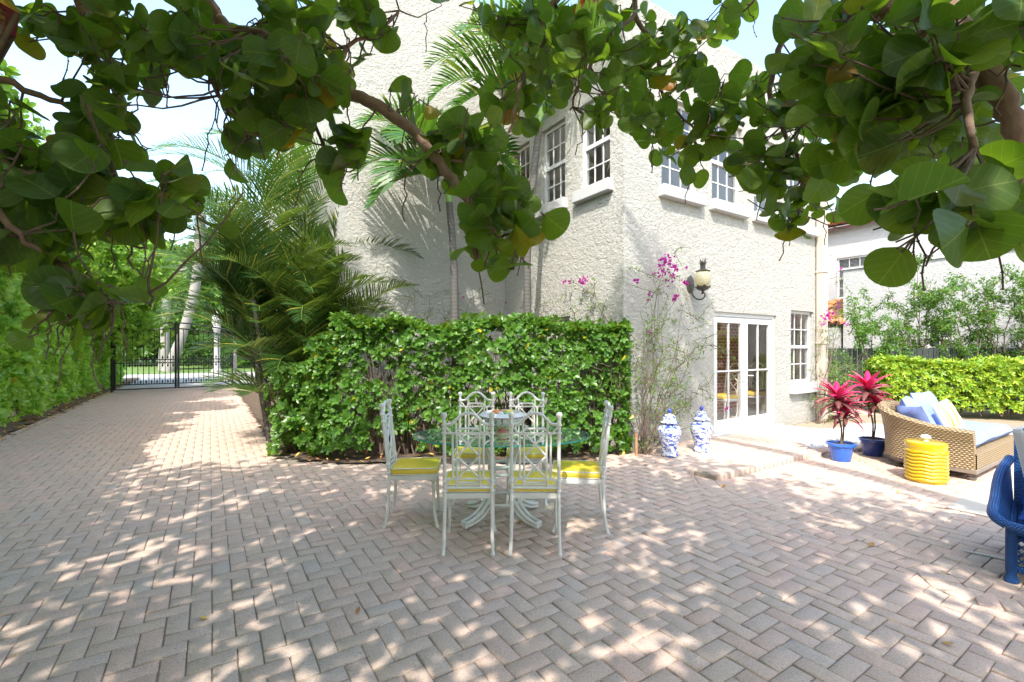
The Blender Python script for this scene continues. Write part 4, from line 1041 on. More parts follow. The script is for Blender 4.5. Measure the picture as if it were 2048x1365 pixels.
# hanging lantern in the top left corner
N = NT('pink_and_yellow_patchwork'); ck = N.n('ShaderNodeTexChecker', {'Vector': N.uv(), 'Color1': (.62, .40, .03, 1), 'Color2': (.42, .09, .14, 1), 'Scale': 9.0}).outputs[0]; M['patch'] = N.end(N.n('ShaderNodeMixShader', {0: .35, 1: N.principled(ck, .8), 2: N.n('ShaderNodeBsdfTranslucent', {0: ck}).outputs[0]}).outputs[0])
M['cane'] = mat_weave('brown_cane', (.42, .22, .08), (.12, .04, .03), 60, 60, .6, .6)
hl_ = empty('hanging_lantern', (-1.91, 1.56, 2.67), R(20), 'pink and yellow patchwork lantern hanging at the left edge of the tree', 'lantern')
q = MB(); q.lathe([(.015, .36), (.03, .30), (.06, .20), (.11, .11), (.19, .02), (.20, .0)], n=6, uvl=True); q.build('lantern_roof', M['patch'], hl_)
q = MB(); q.lathe([(.165, .0), (.15, -.05), (.11, -.2), (.10, -.21), (0, -.21)], n=6, uvl=True); q.build('lantern_body', M['cane'], hl_)
for k in range(6):
    a = 2 * math.pi * k / 6; r_ = MB(); r_.tube([(.19 * math.cos(a), .19 * math.sin(a), .0), (.115 * math.cos(a), .115 * math.sin(a), -.21)], .008, 6); r_.build('rib', M['bark'], hl_)
q = MB(); q.tube([(0, 0, .35), (0, 0, .95)], .004, 5); q.build('cord', M['iron'], hl_)

# ================================================================== VEGETATION
def vcurve(p0, p1, sag=0.0, n=6, wob=0.0):
    p0 = np.asarray(p0, float); p1 = np.asarray(p1, float); out = []
    for i in range(n + 1):
        t = i / n; q = p0 * (1 - t) + p1 * t - Z * sag * 4 * t * (1 - t)
        if 0 < i < n: q = q + RNG.normal(0, wob, 3)
        out.append(q)
    return out
ROS = [tmpl_rosette(6, 1.0, .50, 38, 4, k) for k in range(4)]
ROSN = [tmpl_rosette(7, 1.0, .36, 45, 3, k + 9, .9) for k in range(4)]
BL = tmpl_blade(1, .45, .2, -.15, 1.4, 3)
def multi_cloud(name, tmpls, pos, yd, nrm, size, m, parent):
    vs, fs, us = [], [], []; n0 = 0; idx = RNG.integers(0, len(tmpls), len(pos))
    for k, t in enumerate(tmpls):
        s_ = idx == k
        if not s_.any(): continue
        v, f, u_ = cloud_arrays(t, pos[s_], yd[s_], nrm[s_], size[s_]); vs.append(v); fs.append(f + n0); us.append(u_); n0 += len(v)
    return np_mesh(name, np.vstack(vs), np.vstack(fs), np.vstack(us), m, parent, True)

# ---- tall clipped hedge along the drive (left)
def hedge_box(t, label, group, o, d, nrm, L, hfun, thick, dens, size, m, stems=True, bulge=.12, top_d=1.0, stem_n=60, gaps=0.0, lowcut=.12, ros=ROS, end_faces=True):
    """foliage shell: rosettes on the face, top and ends plus some inside; o start at ground, nrm faces the viewer"""
    o = np.asarray(o, float); pos = []; out = []
    nface = int(L * 3.0 * dens)
    hm = max(hfun(L * k / 20) for k in range(21))
    n = int(L * hm * dens)
    x = RNG.uniform(0, L, n); z = RNG.uniform(lowcut, 1, n) ** .95 * hm; hh = np.array([hfun(a) for a in x]); k = z < hh; x, z, hh = x[k], z[k], hh[k]
    bl = bulge * (np.sin(x * 2.3 + z * 1.7) + np.sin(x * 5.1 - z * 3.9) * .6)
    dep = np.abs(RNG.normal(0, .09, len(x))) - bl
    if gaps:
        g_ = np.sin(x * 3.7 + 1.3 * z) + np.sin(z * 5.3 - x * 1.9) + np.sin(x * 9.1 + z * 7.7) * .6 + RNG.normal(0, .5, len(x))
        k = (g_ > -gaps_level(z / np.maximum(hh, .1), gaps)); x, z, dep = x[k], z[k], dep[k]
    p = o + d * x[:, None] - nrm * dep[:, None] + Z * z[:, None]; pos.append(p); out.append(np.tile(nrm + Z * .35, (len(x), 1)))
    n = int(L * thick * dens * top_d); x = RNG.uniform(0, L, n); y = RNG.uniform(0, thick, n); hh = np.array([hfun(a) for a in x])
    p = o + d * x[:, None] - nrm * y[:, None] + Z * (hh + RNG.normal(0, .04, n) + .03 * np.sin(x * 6))[:, None]; pos.append(p); out.append(np.tile(Z, (n, 1)))
    if end_faces:
        for e, sg in ((0, -1), (L, 1)):
            n = int(thick * hfun(e) * dens); y = RNG.uniform(0, thick, n); z = RNG.uniform(lowcut, 1, n) * hfun(e)
            p = o + d * e - nrm * y[:, None] + Z * z[:, None] - d * sg * np.abs(RNG.normal(0, .06, n))[:, None]; pos.append(p); out.append(np.tile(d * sg + Z * .3, (n, 1)))
    n = int(L * thick * hm * dens * .8); x = RNG.uniform(0, L, n); y = RNG.uniform(0.1, thick, n); z = RNG.uniform(lowcut * 2, 1, n) * np.array([hfun(a) for a in x])
    if gaps: k = RNG.uniform(0, 1, n) < .30 + .5 * (z / hm > .75); x, y, z = x[k], y[k], z[k]
    p = o + d * x[:, None] - nrm * y[:, None] + Z * z[:, None]; pos.append(p); out.append(np.tile(nrm * .5 + Z, (len(x), 1)))
    P_ = np.vstack(pos); O_ = norm(np.vstack(out)) + RNG.normal(0, .45, P_.shape)
    sz = size * RNG.uniform(.5, 1.3, len(P_))
    fo = multi_cloud('foliage', ros, P_, O_, rnd_dir(len(P_)), sz, m, t)
    if stems:
        sm = MB()
        for k in range(stem_n):
            x0 = random.uniform(0.05, L - .05); y0 = random.uniform(.15, thick * .8)
            b0 = o + d * x0 - nrm * y0
            for q in range(random.randint(2, 4)):
                h_ = hfun(x0) * random.uniform(.5, .95)
                x1 = min(max(x0 + random.uniform(-.35, .35), 0), L)
                e = o + d * x1 - nrm * random.uniform(.05, thick) + Z * h_
                c = vcurve(b0, e, 0, 6, .03); sm.tube(c, [.012 - .0015 * i for i in range(7)], 4, cap=False)
                for r_ in range(3):
                    a_ = c[random.randint(2, 5)]; e2 = a_ + nrm * random.uniform(.0, .25) + d * random.uniform(-.25, .25) + Z * random.uniform(.05, .35)
                    sm.tube(vcurve(a_, e2, 0, 3, .012), [.006, .005, .004, .003], 3, cap=False)
        sm.build('stems', M['twig'], t)
    return fo
def gaps_level(f, g): return 1.9 - g * np.clip((.80 - f) * 2.2, 0, 1)
thl = empty('tall_hedge', (0, 0, 0), 0, 'tall bright green clipped hedge along the left side of the brick drive', 'hedge')
HL0 = H(tL - .28, -7.5); Lh = GATE_S + 7.2 + 6
hedge_box(thl, '', '', HL0, U, V, Lh, lambda x: 4.0 + .12 * math.sin(x * .9) + .05 * math.sin(x * 3.1), .9, 120, .165, M['hedgeL'], True, .13, .8, 110, lowcut=.02, end_faces=False)
# small bright shrub patch is part of the same line; fallen leaves under the hedge
lv = []; 
for k in range(900):
    x = random.uniform(-2, 22); lv.append(H(tL - random.uniform(-.16, .35) ** 1, x, .012 + random.random() * .02))
for k in range(60): lv.append(np.array([random.uniform(-3, 1.5), random.uniform(6.0, 6.4), .045]))
for k in range(16): lv.append(np.array([random.uniform(-4, 4), random.uniform(2.3, 6), .006]))
lv = np.array(lv); n = len(lv)
M['litter'] = mat_leaf('fallen_dry_leaf', [(.45, .16, .03), (.30, .14, .05), (.50, .32, .06), (.22, .10, .05)], .1, None, .7)
yd = rnd_dir(n); yd[:, 2] *= .15
tag(cloud('fallen_leaves', tmpl_blade(1, .5, .3, .2, 1, 3), lv, yd, np.tile([0, 0, 1.], (n, 1)) + RNG.normal(0, .2, (n, 3)), RNG.uniform(.04, .09, n), M['litter']), kind='stuff', label='orange and brown dry leaves fallen along the foot of the hedges', cat='fallen leaves')

# ---- central hedge before the house
ch = empty('garden_hedge', (0, 0, 0), 0, 'waist to head high loose green hedge with bare stems behind the glass table', 'hedge')
hedge_box(ch, '', '', (-2.72, 6.22, 0), np.array([1, .02, 0]), np.array([0, -1, 0]), 4.32, lambda x: 1.80 + .05 * math.sin(x * 2.9) + .03 * math.sin(x * 7) - (.25 if x < .25 else 0), .62, 290, .088, M['hedge'], True, .09, 1.8, 45, gaps=1.1, lowcut=.05)

# ---- variegated shrubs on the right
vs_ = empty('variegated_hedge', (0, 0, 0), 0, 'low yellow and green variegated hedge behind the wicker daybed', 'hedge')
hedge_box(vs_, '', '', H(5.75, -2.2 + 3.6) + np.array([2.8, -.3, 0]), norm(-U * .72 + V * .70), norm(-V * .72 - U * .70), 6.5, lambda x: 1.14 + .05 * math.sin(x * 3), .9, 260, .105, M['varieg'], True, .07, 1.2, 30, lowcut=.1, ros=ROSN, end_faces=True)

# ---- generic leafy tree
def leafy(name, label, cat, base, h, crown_c, crown_r, nclump, nleaf, lsize, m, tm, trunk_r=.12, group=None, gapz=0, seed=1, limbs=7, ros=ROS, clump_r=.32, lean=(0, 0)):
    rg = np.random.default_rng(seed); t = empty(name, (0, 0, 0), 0, label, cat, group)
    base = np.asarray(base, float); cc = np.asarray(crown_c, float); cr = np.asarray(crown_r, float)
    tk_ = MB(); mid = base * .45 + cc * .55 + np.array([lean[0], lean[1], 0]); tk_.tube(cpts([base, base * .7 + mid * .3 + rg.normal(0, trunk_r * .5, 3), mid, cc], 5), [trunk_r * (1 - i / 22) for i in range(16)], 9)
    cl = norm(rg.normal(size=(nclump, 3))) * (rg.uniform(.35, 1, nclump) ** .5)[:, None] * cr + cc
    for c_ in cl[:limbs * 3]:
        a_ = mid * (1 - .5) + cc * .5 if c_[2] > cc[2] else mid
        tk_.tube([a_, (a_ + c_) / 2 + rg.normal(0, .08, 3) * cr.mean(), c_], [trunk_r * .4, trunk_r * .25, trunk_r * .1], 5, cap=False)
    tk_.build('trunk', tm, t, smooth=True)
    k = rg.integers(0, nclump, nleaf); off = norm(rg.normal(size=(nleaf, 3))) * (rg.uniform(0, 1, nleaf) ** .45)[:, None] * clump_r * cr.mean() * rg.uniform(.6, 1.2, nclump)[k][:, None]
    p = cl[k] + off; o_ = norm(off + (cl[k] - cc) * .3 + Z * .15) + rg.normal(0, .4, (nleaf, 3))
    multi_cloud('crown', ros, p, o_, rnd_dir(nleaf), lsize * rg.uniform(.7, 1.3, nleaf), m, t)
    return t
# bright trees above the tall hedge
for k, (s_, dt, h_, r_, sd) in enumerate([(3.2, -1.9, 5.0, 1.5, 3), (6.5, -1.6, 5.7, 1.9, 4), (10.5, -1.5, 6.6, 2.1, 5), (15.5, -1.3, 7.2, 2.4, 6), (20.5, -2.2, 7.4, 2.6, 8)]):
    b = H(tL + dt, s_); dz_ = (0, .3, .8, 2.2, 2.4)[k]; lb = ['yellow green leafy tree rising over the near end of the tall hedge', 'yellow green leafy tree over the hedge, second along the drive from the viewer', 'yellow green leafy tree over the middle of the tall hedge', 'yellow green leafy tree over the hedge just before the gate', 'yellow green leafy tree over the hedge beyond the gate'][k]
    leafy('hedge_tree', lb, 'tree', b, h_, b + Z * (h_ - r_ * .55 - dz_) + V * (.2 + (k > 2) * .5), (r_ * 1.05, r_ * 1.05, r_), 46, 4200, .17, M['bright'], M['bark'], .11, 'leafy trees above the tall hedge', seed=sd, clump_r=.30)
# street side planting beyond the gate
far = [(-34, 40, 9, 4.2, 'street', 'light green tree at the far left of the street beyond the gate'), (-26, 58, 11, 5.0, 'darkleaf', 'dark tree in the second row across the street, behind the leaning trunk'), (-16, 56, 12, 5.2, 'darkleaf', 'dark tree in the second row across the street, behind the white column'), (-38, 56, 13, 5.5, 'darkleaf', 'dark tree in the second row across the street at the far left'), (-6, 54, 12, 5.2, 'darkleaf', 'dark tree in the second row across the street behind the areca palm'), (-24, 38, 7.5, 3.2, 'street', 'round bright green tree far beyond the gate, left of the leaning trunk'), (-13.5, 40, 9, 3.8, 'darkleaf', 'dark green tree far beyond the gate, right of the leaning trunk'), (-19, 43, 11, 4.2, 'darkleaf', 'dark tall tree far beyond the gate behind the leaning trunk'), (-29, 45, 12, 4.5, 'darkleaf', 'dark broad tree far beyond the gate, partly behind the tall hedge'), (-8, 42, 10, 4.2, 'street', 'light green tree far beyond the gate behind the areca palm'), (-24, 52, 13.5, 5, 'darkleaf', 'tallest dark tree at the back of the street')]
for k, (x, y, h_, r_, mm, lb) in enumerate(far):
    leafy('street_tree', lb, 'tree', (x, y, 0), h_, (x, y, h_ - r_ * .8), (r_, r_, r_ * .95), 40, 2600, .5, M[mm], M['bark'], .22, 'trees across the street', seed=30 + k)
for k, (x0, y0, L_, hh_, lb) in enumerate([(-24.5, 33, 5.0, 2.2, 'clipped bright green hedge across the street, left of the leaning trunk'), (-18.3, 34.2, 4.4, 2.3, 'clipped bright green hedge across the street between trunk and column'), (-12.8, 36, 6.5, 2.2, 'clipped green hedge across the street right of the column')]):
    t = empty('street_hedge', (0, 0, 0), 0, lb, 'hedge', 'clipped hedges across the street')
    hedge_box(t, '', '', (x0, y0, 0), V, -U, L_, lambda x: hh_, 1.2, 38, .30, M['street'], False, .05)
q = MB(); q.tube(cpts([(-22.3, 30.2, 0), (-21.2, 30.2, 3.0), (-20.5, 30.2, 6.0), (-20.2, 30.2, 10.2)], 5), [.42, .36, .32, .3] + [.28] * 12, 12)
t = empty('leaning_palm', (0, 0, 0), 0, 'leaning palm with a smooth pale trunk in the street beyond the gate', 'palm tree'); q.build('trunk', M['pale_trunk'], t, smooth=True)
PALM_LEAN = t
q = MB(); q.tube([(-23.6, 31.5, 0), (-23.4, 31.5, 4.8)], [.32, .26], 12); t = empty('pale_palm', (0, 0, 0), 0, 'upright pale palm trunk beyond the gate, left of the leaning one', 'palm tree'); q.build('trunk', M['pale_trunk'], t, smooth=True)
PALM_UP = t
q = MB(); q.lathe([(0, 0), (.28, 0), (.28, .2), (.19, .3), (.17, 2.6), (.22, 2.68), (.22, 2.8), (.19, 2.85), (.27, 3.1), (.25, 3.4), (.1, 3.65), (.04, 3.8), (0, 3.85)], (0, 0, 0), 16)
o = q.build('lamp_column', M['stucco2'], smooth=True); o.location = (-17.9, 28.2, -.03); tag(o, 'white column with a lantern top beside the street beyond the gate', 'lamp column')
q = MB(); q.box((-15.2, 35.2, .95), (2.6, .06, 1.9), VANG)
tag(q.build('wooden_fence', mat_plain('tan_fence_boards', (.42, .30, .18), .8, .2, 4, coord='pos')), 'short tan wooden fence across the street behind the white column', 'fence')

wd = empty('distant_thicket', (0, 0, 0), 0, 'dense dark green growth closing the far side of the street', 'thicket', kind='stuff')
for (x0, y0, L_, h_, mm) in ((-36, 36, 34, 4.2, 'darkleaf'), (-46, 46, 50, 6.5, 'hedge')):
    hedge_box(wd, '', '', (x0, y0, 0), V, -U, L_, lambda x: h_ + .8 * math.sin(x * .7) + .5 * math.sin(x * 1.9), 2.5, 14, .62, M[mm], False, .4)
# ---- iron gate
gt_ = empty('driveway_gate', (0, 0, 0), 0, 'double leaf black wrought iron gate closing the brick drive', 'gate')
gc = np.array([-12.1, 16.8, 0])
def gate_leaf(x0, x1, name_h):
    mb = MB(); Lg = x1 - x0
    def top(x): return 2.42 - .26 * (abs(x) / 1.72) ** 1.6
    def p(x, z, k=0): return gc + V * x + Z * z - U * k
    mb.bar(p(x0, .06), p(x0, top(x0)), .05, .05); mb.bar(p(x1, .06), p(x1, top(x1)), .05, .05)
    mb.bar(p(x0, .08), p(x1, .08), .05, .04)
    for z_ in (.24, .98, 1.10): mb.bar(p(x0, z_), p(x1, z_), .035, .032)
    for off in (0, .21):
        tp_ = [p(x0 + Lg * k / 10, top(x0 + Lg * k / 10) - off) for k in range(11)]; mb.tube(tp_, .026, 6)
    nb_ = 11
    for k in range(1, nb_):
        x = x0 + Lg * k / nb_; mb.tube([p(x, .24), p(x, top(x) - .21)], .013, 5)
        if k % 2 == 0: mb.lathe([(0, 0), (.022, .02), (0, .04)], p(x, 1.62), 6)
        mb.lathe([(0, -.02), (.02, 0), (.02, .02), (0, .04)], p(x, .60), 6)
        for zz, s_ in ((.30, 1), (1.16, 1), (.92, -1)):
            mb.lathe([(.0, -.06 * s_), (.022, -.04 * s_), (.012, -.01 * s_), (.035, .01 * s_), (.03, .03 * s_), (0, .10 * s_)] if s_ > 0 else [(0, -.10), (.03, -.03), (.035, -.01), (.012, .01), (.022, .04), (0, .06)], p(x + Lg / nb_ / 2, zz), 6)
    for k in range(nb_ * 2):
        x = x0 + Lg * (k + .5) / nb_ / 2; mb.tube([p(x + .035 * math.cos(2 * math.pi * a / 8), 1.04 + .035 * math.sin(2 * math.pi * a / 8)) for a in range(9)], .007, 4, cap=False)
    mb.build('gate_leaf', M['iron'], gt_)
gate_leaf(-1.72, -.04, ''); gate_leaf(.04, 1.72, '')
q = MB(); q.bar(gc + V * 1.80 + Z * 0, gc + V * 1.80 + Z * 2.0, .09, .09); q.lathe([(0, 0), (.05, 0), (.06, .03), (0, .1)], gc + V * 1.80 + Z * 2.0, 8); q.build('gate_post', mat_plain('grey_steel_post', (.25, .26, .27), .5, .2), gt_)
q = MB(); q.bar(gc - V * 1.80 + Z * 0, gc - V * 1.80 + Z * 2.0, .06, .06); q.build('gate_post', M['iron'], gt_)

# ---- palms
def frond(parent, base, az, el, L, droop, lw, ll, nl, m, rach=.012, vee=.5, twist=0.0, rag=.06, ret=None, seg=12, hang=.5):
    """feather frond: rachis and leaflets in one part"""
    h = np.array([math.cos(az), math.sin(az), 0]); side0 = np.array([-math.sin(az), math.cos(az), 0]); p = np.array(base, float); e = el; pts = [p.copy()]; tans = []
    for i in range(seg):
        t_ = h * math.cos(e) + Z * math.sin(e); p = p + t_ * L / seg; pts.append(p.copy()); e -= droop / seg * (.4 + 1.2 * i / seg)
    mb = MB(); mb.tube(pts, [rach * (1 - .85 * i / seg) for i in range(seg + 1)], 5, cap=False)
    rv = mb.v[:]; rf_ = mb.f[:]
    V_, F_ = [], []
    for k in range(nl):
        f = .14 + .86 * (k + .5) / nl; x = f * seg; i = min(int(x), seg - 1); q = pts[i] * (1 - (x - i)) + pts[i + 1] * (x - i); tn = norm(pts[i + 1] - pts[i]); up = norm(np.cross(tn, side0)); up = up if up[2] > 0 or abs(tn[2]) > .9 else -up
        env = math.sin(math.pi * min(f * .82 + .16, 1)) ** .6
        for sg in (-1, 1):
            l_ = ll * env * random.uniform(.88, 1.08); w_ = lw * random.uniform(.85, 1.1) * (.6 + .4 * env)
            fw = .55 + .8 * f + random.uniform(-rag, rag) * 3; d_ = norm(side0 * sg + tn * fw + up * (vee + random.uniform(-rag, rag) * 2)); wn = norm(np.cross(d_, up)); n0 = len(V_)
            a = q; c1 = a + d_ * l_ * .35; d2 = norm(d_ - Z * hang * .5); c2 = c1 + d2 * l_ * .35; d3 = norm(d2 - Z * hang * .8); c3 = c2 + d3 * l_ * .3
            wv = norm(tn + up * .25 * sg)
            V_ += [a - wv * w_ * .2, a + wv * w_ * .2, c1 - wv * w_ * .5, c1 + wv * w_ * .5, c2 - wv * w_ * .42, c2 + wv * w_ * .42, c3, c3 + wv * .001]
            F_ += [(n0, n0 + 1, n0 + 3, n0 + 2), (n0 + 2, n0 + 3, n0 + 5, n0 + 4), (n0 + 4, n0 + 5, n0 + 7, n0 + 6)]
    o = np_mesh('frond', np.array(V_), np.array(F_), None, m, parent)
    me2 = MB(); me2.v = rv; me2.f = rf_
    r_ = me2.build('rachis', M['rachis'], o, smooth=True)
    return o
def christmas_palm(loc, path, top_r, label, fr, sh=.45):
    t = empty('slender_palm', (0, 0, 0), 0, label, 'palm tree', 'slender palms behind the garden hedge')
    pts = cpts(path, 6); q = MB(); q.tube(pts, [.066 - .016 * i / len(pts) for i in range(len(pts))], 12); q.build('trunk', M['palmbark'], t, smooth=True)
    tp_ = pts[-1]; dr = norm(pts[-1] - pts[-2])
    q = MB(); q.tube([tp_ - dr * .02, tp_ + dr * sh * .3, tp_ + dr * sh * .75, tp_ + dr * sh], [.046, .062, .05, .03], 12); q.build('crownshaft', M['crownshaft'], t, smooth=True)
    b = tp_ + dr * sh
    for (az, el, L, dp, ll) in fr: frond(t, b, R(az), R(el), L, R(dp), .07, ll * 1.12, 34, M['frond'], .013, .55, rag=.07, hang=.35)
    return t
# azimuth 0 = right of the picture, -90 = towards the viewer
christmas_palm(None, [(-.88, 7.2, 0), (-.88, 7.2, 1.5), (-.90, 7.2, 2.8), (-.97, 7.18, 3.75)], .05, 'slender grey trunked palm behind the hedge, nearer the areca, crown level with the middle branch',
    [(185, 30, 1.55, 105, .62), (215, 55, 1.6, 120, .6), (250, 35, 1.4, 110, .6), (120, 74, 1.7, 60, .6), (155, 62, 1.7, 80, .62), (300, 40, 1.3, 115, .55), (345, 30, 1.2, 110, .5), (20, 55, 1.3, 100, .5), (235, 5, 1.3, 90, .6), (200, -5, 1.3, 70, .55)])
christmas_palm(None, [(.24, 7.3, 0), (.25, 7.3, 1.6), (.24, 7.3, 2.9), (.33, 7.28, 4.1), (.43, 7.27, 5.0)], .05, 'slender grey trunked palm behind the hedge, taller one beside the upstairs windows',
    [(180, 50, 2.1, 110, .6), (195, 20, 1.9, 90, .62), (160, 65, 2.2, 120, .6), (225, 45, 1.8, 110, .62), (260, 50, 1.7, 100, .6), (310, 45, 1.7, 100, .55), (0, 40, 1.6, 100, .5), (40, 60, 1.6, 90, .5), (120, 70, 1.7, 80, .5), (205, 0, 1.7, 70, .6), (345, 62, 1.9, 110, .55)])

# areca clump
ar = empty('areca_palm', (0, 0, 0), 0, 'big clumping areca palm with arching fronds between the drive and the hedge', 'palm tree')
rg_ = random.Random(5)
ac = np.array([-3.55, 7.75, 0])
for k in range(22):
    a = rg_.uniform(0, 6.28); r_ = rg_.uniform(.05, .45); b = ac + np.array([math.cos(a) * r_, math.sin(a) * r_ * 1.2, 0]); hh = rg_.uniform(.5, 2.3) if k > 3 else rg_.uniform(1.9, 2.8)
    tp_ = b + np.array([math.cos(a) * hh * .16, math.sin(a) * hh * .16, hh]); q = MB(); q.tube(cpts([b, b * .5 + tp_ * .5 + np.array([0, 0, .05]), tp_], 4), [.034] * 4 + [.03] * 5, 8); q.build('stem', M['palmbark'], ar, smooth=True)
    for j in range(5):
        az = math.degrees(a) + rg_.uniform(-80, 80) if j else rg_.uniform(0, 360)
        if j >= 3: az = rg_.uniform(150, 390)
        frond(ar, tp_ + np.array([0, 0, .05]), R(az), R(rg_.uniform(58, 85)), rg_.uniform(1.5, 2.2), R(rg_.uniform(70, 130)), .024, .54, 50, M['areca'], .011, .5, rag=.05, hang=.25)
for (az, el, L, dp, z_) in [(170, 62, 2.5, 115, 1.9), (155, 72, 2.5, 100, 2.0), (190, 58, 2.3, 120, 1.8), (135, 70, 2.6, 95, 2.0), (20, 55, 2.3, 115, 1.7), (5, 62, 2.2, 110, 2.2), (-25, 50, 1.9, 105, 1.5), (-60, 55, 1.9, 100, 1.6), (95, 75, 2.8, 70, 2.6), (60, 70, 2.6, 80, 2.5), (30, 35, 1.8, 80, 1.2), (215, 50, 1.4, 90, 1.0), (240, 45, 1.3, 80, .6), (205, 45, 1.1, 80, .5), (262, 48, 1.2, 75, .4), (185, 66, 1.6, 90, .8), (160, 60, 1.5, 95, .6), (230, 70, 1.8, 90, 1.4), (275, 70, 1.9, 100, 1.4), (300, 60, 1.7, 90, .8), (250, 75, 2.2, 95, 1.8), (330, 60, 1.8, 100, 1.2), (222, 55, 1.9, 110, 1.5), (285, 40, 1.5, 95, 1.0), (325, 50, 1.7, 120, 1.5), (310, 62, 1.9, 110, 1.9)]:
    frond(ar, ac + np.array([math.cos(R(az)) * .25, math.sin(R(az)) * .25, z_]), R(az), R(el), L, R(dp), .024, .56, 52, M['areca'], .012, .5, rag=.05, hang=.25)
# taller palm further along behind the areca
bp = empty('feather_palm', (0, 0, 0), 0, 'tall feathery palm behind the areca, fronds against the sky and the white wall', 'palm tree')
b = H(tR + .45, 5.5); q = MB(); q.tube(cpts([b, b + Z * 1.9, b + Z * 3.9], 4), [.07] * 9, 10); q.build('trunk', M['palmbark'], bp, smooth=True)
for (az, el, L, dp) in [(200, 55, 2.9, 100), (170, 60, 2.8, 110), (235, 55, 2.6, 110), (265, 60, 2.5, 110), (300, 58, 2.5, 110), (330, 65, 2.4, 95), (20, 70, 2.4, 80), (140, 70, 2.7, 90), (90, 75, 2.6, 70), (215, 25, 2.3, 80), (250, 20, 2.2, 80), (285, 80, 2.8, 60)]:
    frond(bp, b + Z * 3.9, R(az), R(el), L, R(dp), .034, .62, 46, M['frond'], .013, .5, rag=.05, hang=.25)
for base, t, n_ in ((np.array([-20.15, 30.2, 10.1]), PALM_LEAN, 12), (np.array([-23.4, 31.5, 4.8]), PALM_UP, 10)):
    for k in range(n_): frond(t, base, R(k * 360 / n_ + 11), R(rg_.uniform(20, 65)), 3.6, R(90), .09, 1.0, 22, M['frond'], .03, .4)
# low filler plants at the foot of the areca
fp = empty('foot_shrub', (0, 0, 0), 0, 'loose low shrub at the foot of the areca palm', 'shrub')
n = 420; a = RNG.uniform(0, 6.28, n); r_ = RNG.uniform(0, 1, n) ** .6; pz = RNG.uniform(.05, 1.25, n); P_ = np.stack([-3.05 + np.cos(a) * r_ * .5, 6.75 + np.sin(a) * r_ * .35, pz], 1)
multi_cloud('foliage', ROS, P_, np.stack([np.cos(a), np.sin(a) - .3, np.full(n, .6)], 1), rnd_dir(n), RNG.uniform(.07, .13, n), M['hedge'], fp)
q = MB()
for k in range(24): q.tube(vcurve((-3.05 + random.uniform(-.2, .2), 6.8 + random.uniform(-.15, .15), 0), (-3.05 + random.uniform(-.45, .45), 6.75 + random.uniform(-.3, .3), random.uniform(.5, 1.2)), 0, 4, .02), [.01, .008, .007, .005, .004], 4, cap=False)
q.build('stems', M['twig'], fp)

# tall palm whose trunk stands outside the view; its fronds throw the shadows on the corner of the house
tp = empty('tall_palm', (0, 0, 0), 0, 'tall palm above the picture, its frond shadows falling on the house corner', 'palm tree')
q = MB(); q.tube(cpts([(4.8, -.9, 0), (4.2, -.4, 3.2), (3.1, .5, 6.4), (1.5, 1.2, 8.6)], 6), [.16 - .003 * i for i in range(19)], 12); q.build('trunk', M['palmbark'], tp, smooth=True)
for k in range(7): frond(tp, (1.5, 1.2, 8.6), R(k * 51 + 7), R(random.uniform(-5, 60)), 1.8, R(85), .05, .6, 30, M['frond'], .02, .3, hang=.6)
# ---- bougainvillea
def vine(name, label, base, tips, nleaf, lsz, nfl, flz, seed, r0=.014, sub=5, wob=.05, wallfn=None, flower_tips=None, grp='bougainvillea on the house wall'):
    rg = np.random.default_rng(seed); t = empty(name, (0, 0, 0), 0, label, 'climber', grp); mb = MB(); ends = []
    base = np.asarray(base, float)
    def fix(p): return wallfn(p) if wallfn else p
    for tip in tips:
        tip = np.asarray(tip, float); b = base + rg.normal(0, .03, 3) * np.array([1, 1, 0]); n_ = 9; c = []
        ctl = (b + tip) / 2 + rg.normal(0, .12, 3) + Z * .15
        for i in range(n_ + 1):
            f = i / n_; p = b * (1 - f) ** 2 + ctl * 2 * f * (1 - f) + tip * f * f + (rg.normal(0, wob, 3) * (.3 + f) if 0 < i else 0); c.append(fix(p))
        mb.tube(c, [r0 * (1 - .75 * i / n_) for i in range(n_ + 1)], 5, cap=False)
        for s_ in range(sub):
            i = rg.integers(3, n_ + 1); p = c[i]; d = norm(rg.normal(size=3) * np.array([1, 1, .8]) + norm(tip - b) * .7); cc = [p]
            Ls = rg.uniform(.2, .55)
            for k in range(5): d = norm(d + rg.normal(0, .25, 3) + Z * -.05); p = fix(p + d * Ls / 5); cc.append(p)
            mb.tube(cc, [.0045, .004, .0035, .003, .0025, .002], 4, cap=False); ends += cc[1:]
        ends += c[3:]
    mb.build('stems', M['twig'], t)
    E = np.array(ends); k = rg.integers(0, len(E), nleaf); P_ = E[k] + rg.normal(0, .025, (nleaf, 3)); P_ = np.array([fix(p) for p in P_])
    cloud('foliage', BL, P_, rnd_dir(nleaf), rnd_dir(nleaf) + Z, lsz * rg.uniform(.6, 1.3, nleaf), M['vine'], t)
    if nfl:
        fl_ = []
        for (x, y, z_, n_, sp_) in flower_tips: fl_.append(np.array([x, y, z_]) + rg.normal(0, sp_, (n_, 3)))
        F_ = np.vstack(fl_); n_ = len(F_); cloud('blossom', tmpl_rosette(3, 1, .75, 50, 3, 3, .9), F_, rnd_dir(n_) + np.array([0, -.5, .2]), rnd_dir(n_), flz * rg.uniform(.7, 1.2, n_), M['magenta'], t)
    return t
def wallR(p):      # keep in front of the right face
    t_, s_ = ts(p)
    if s_ > -.03: p = p - U * (s_ + .03)
    if p[2] < .03: p = p + Z * (.03 - p[2])
    return p
def wallLR(p):
    t_, s_ = ts(p)
    if t_ > -.02 and s_ > -.02:
        p = p - U * (s_ + .03) if s_ < t_ else p - V * (t_ + .03)
    if p[2] < .03: p = p + Z * (.03 - p[2])
    return p
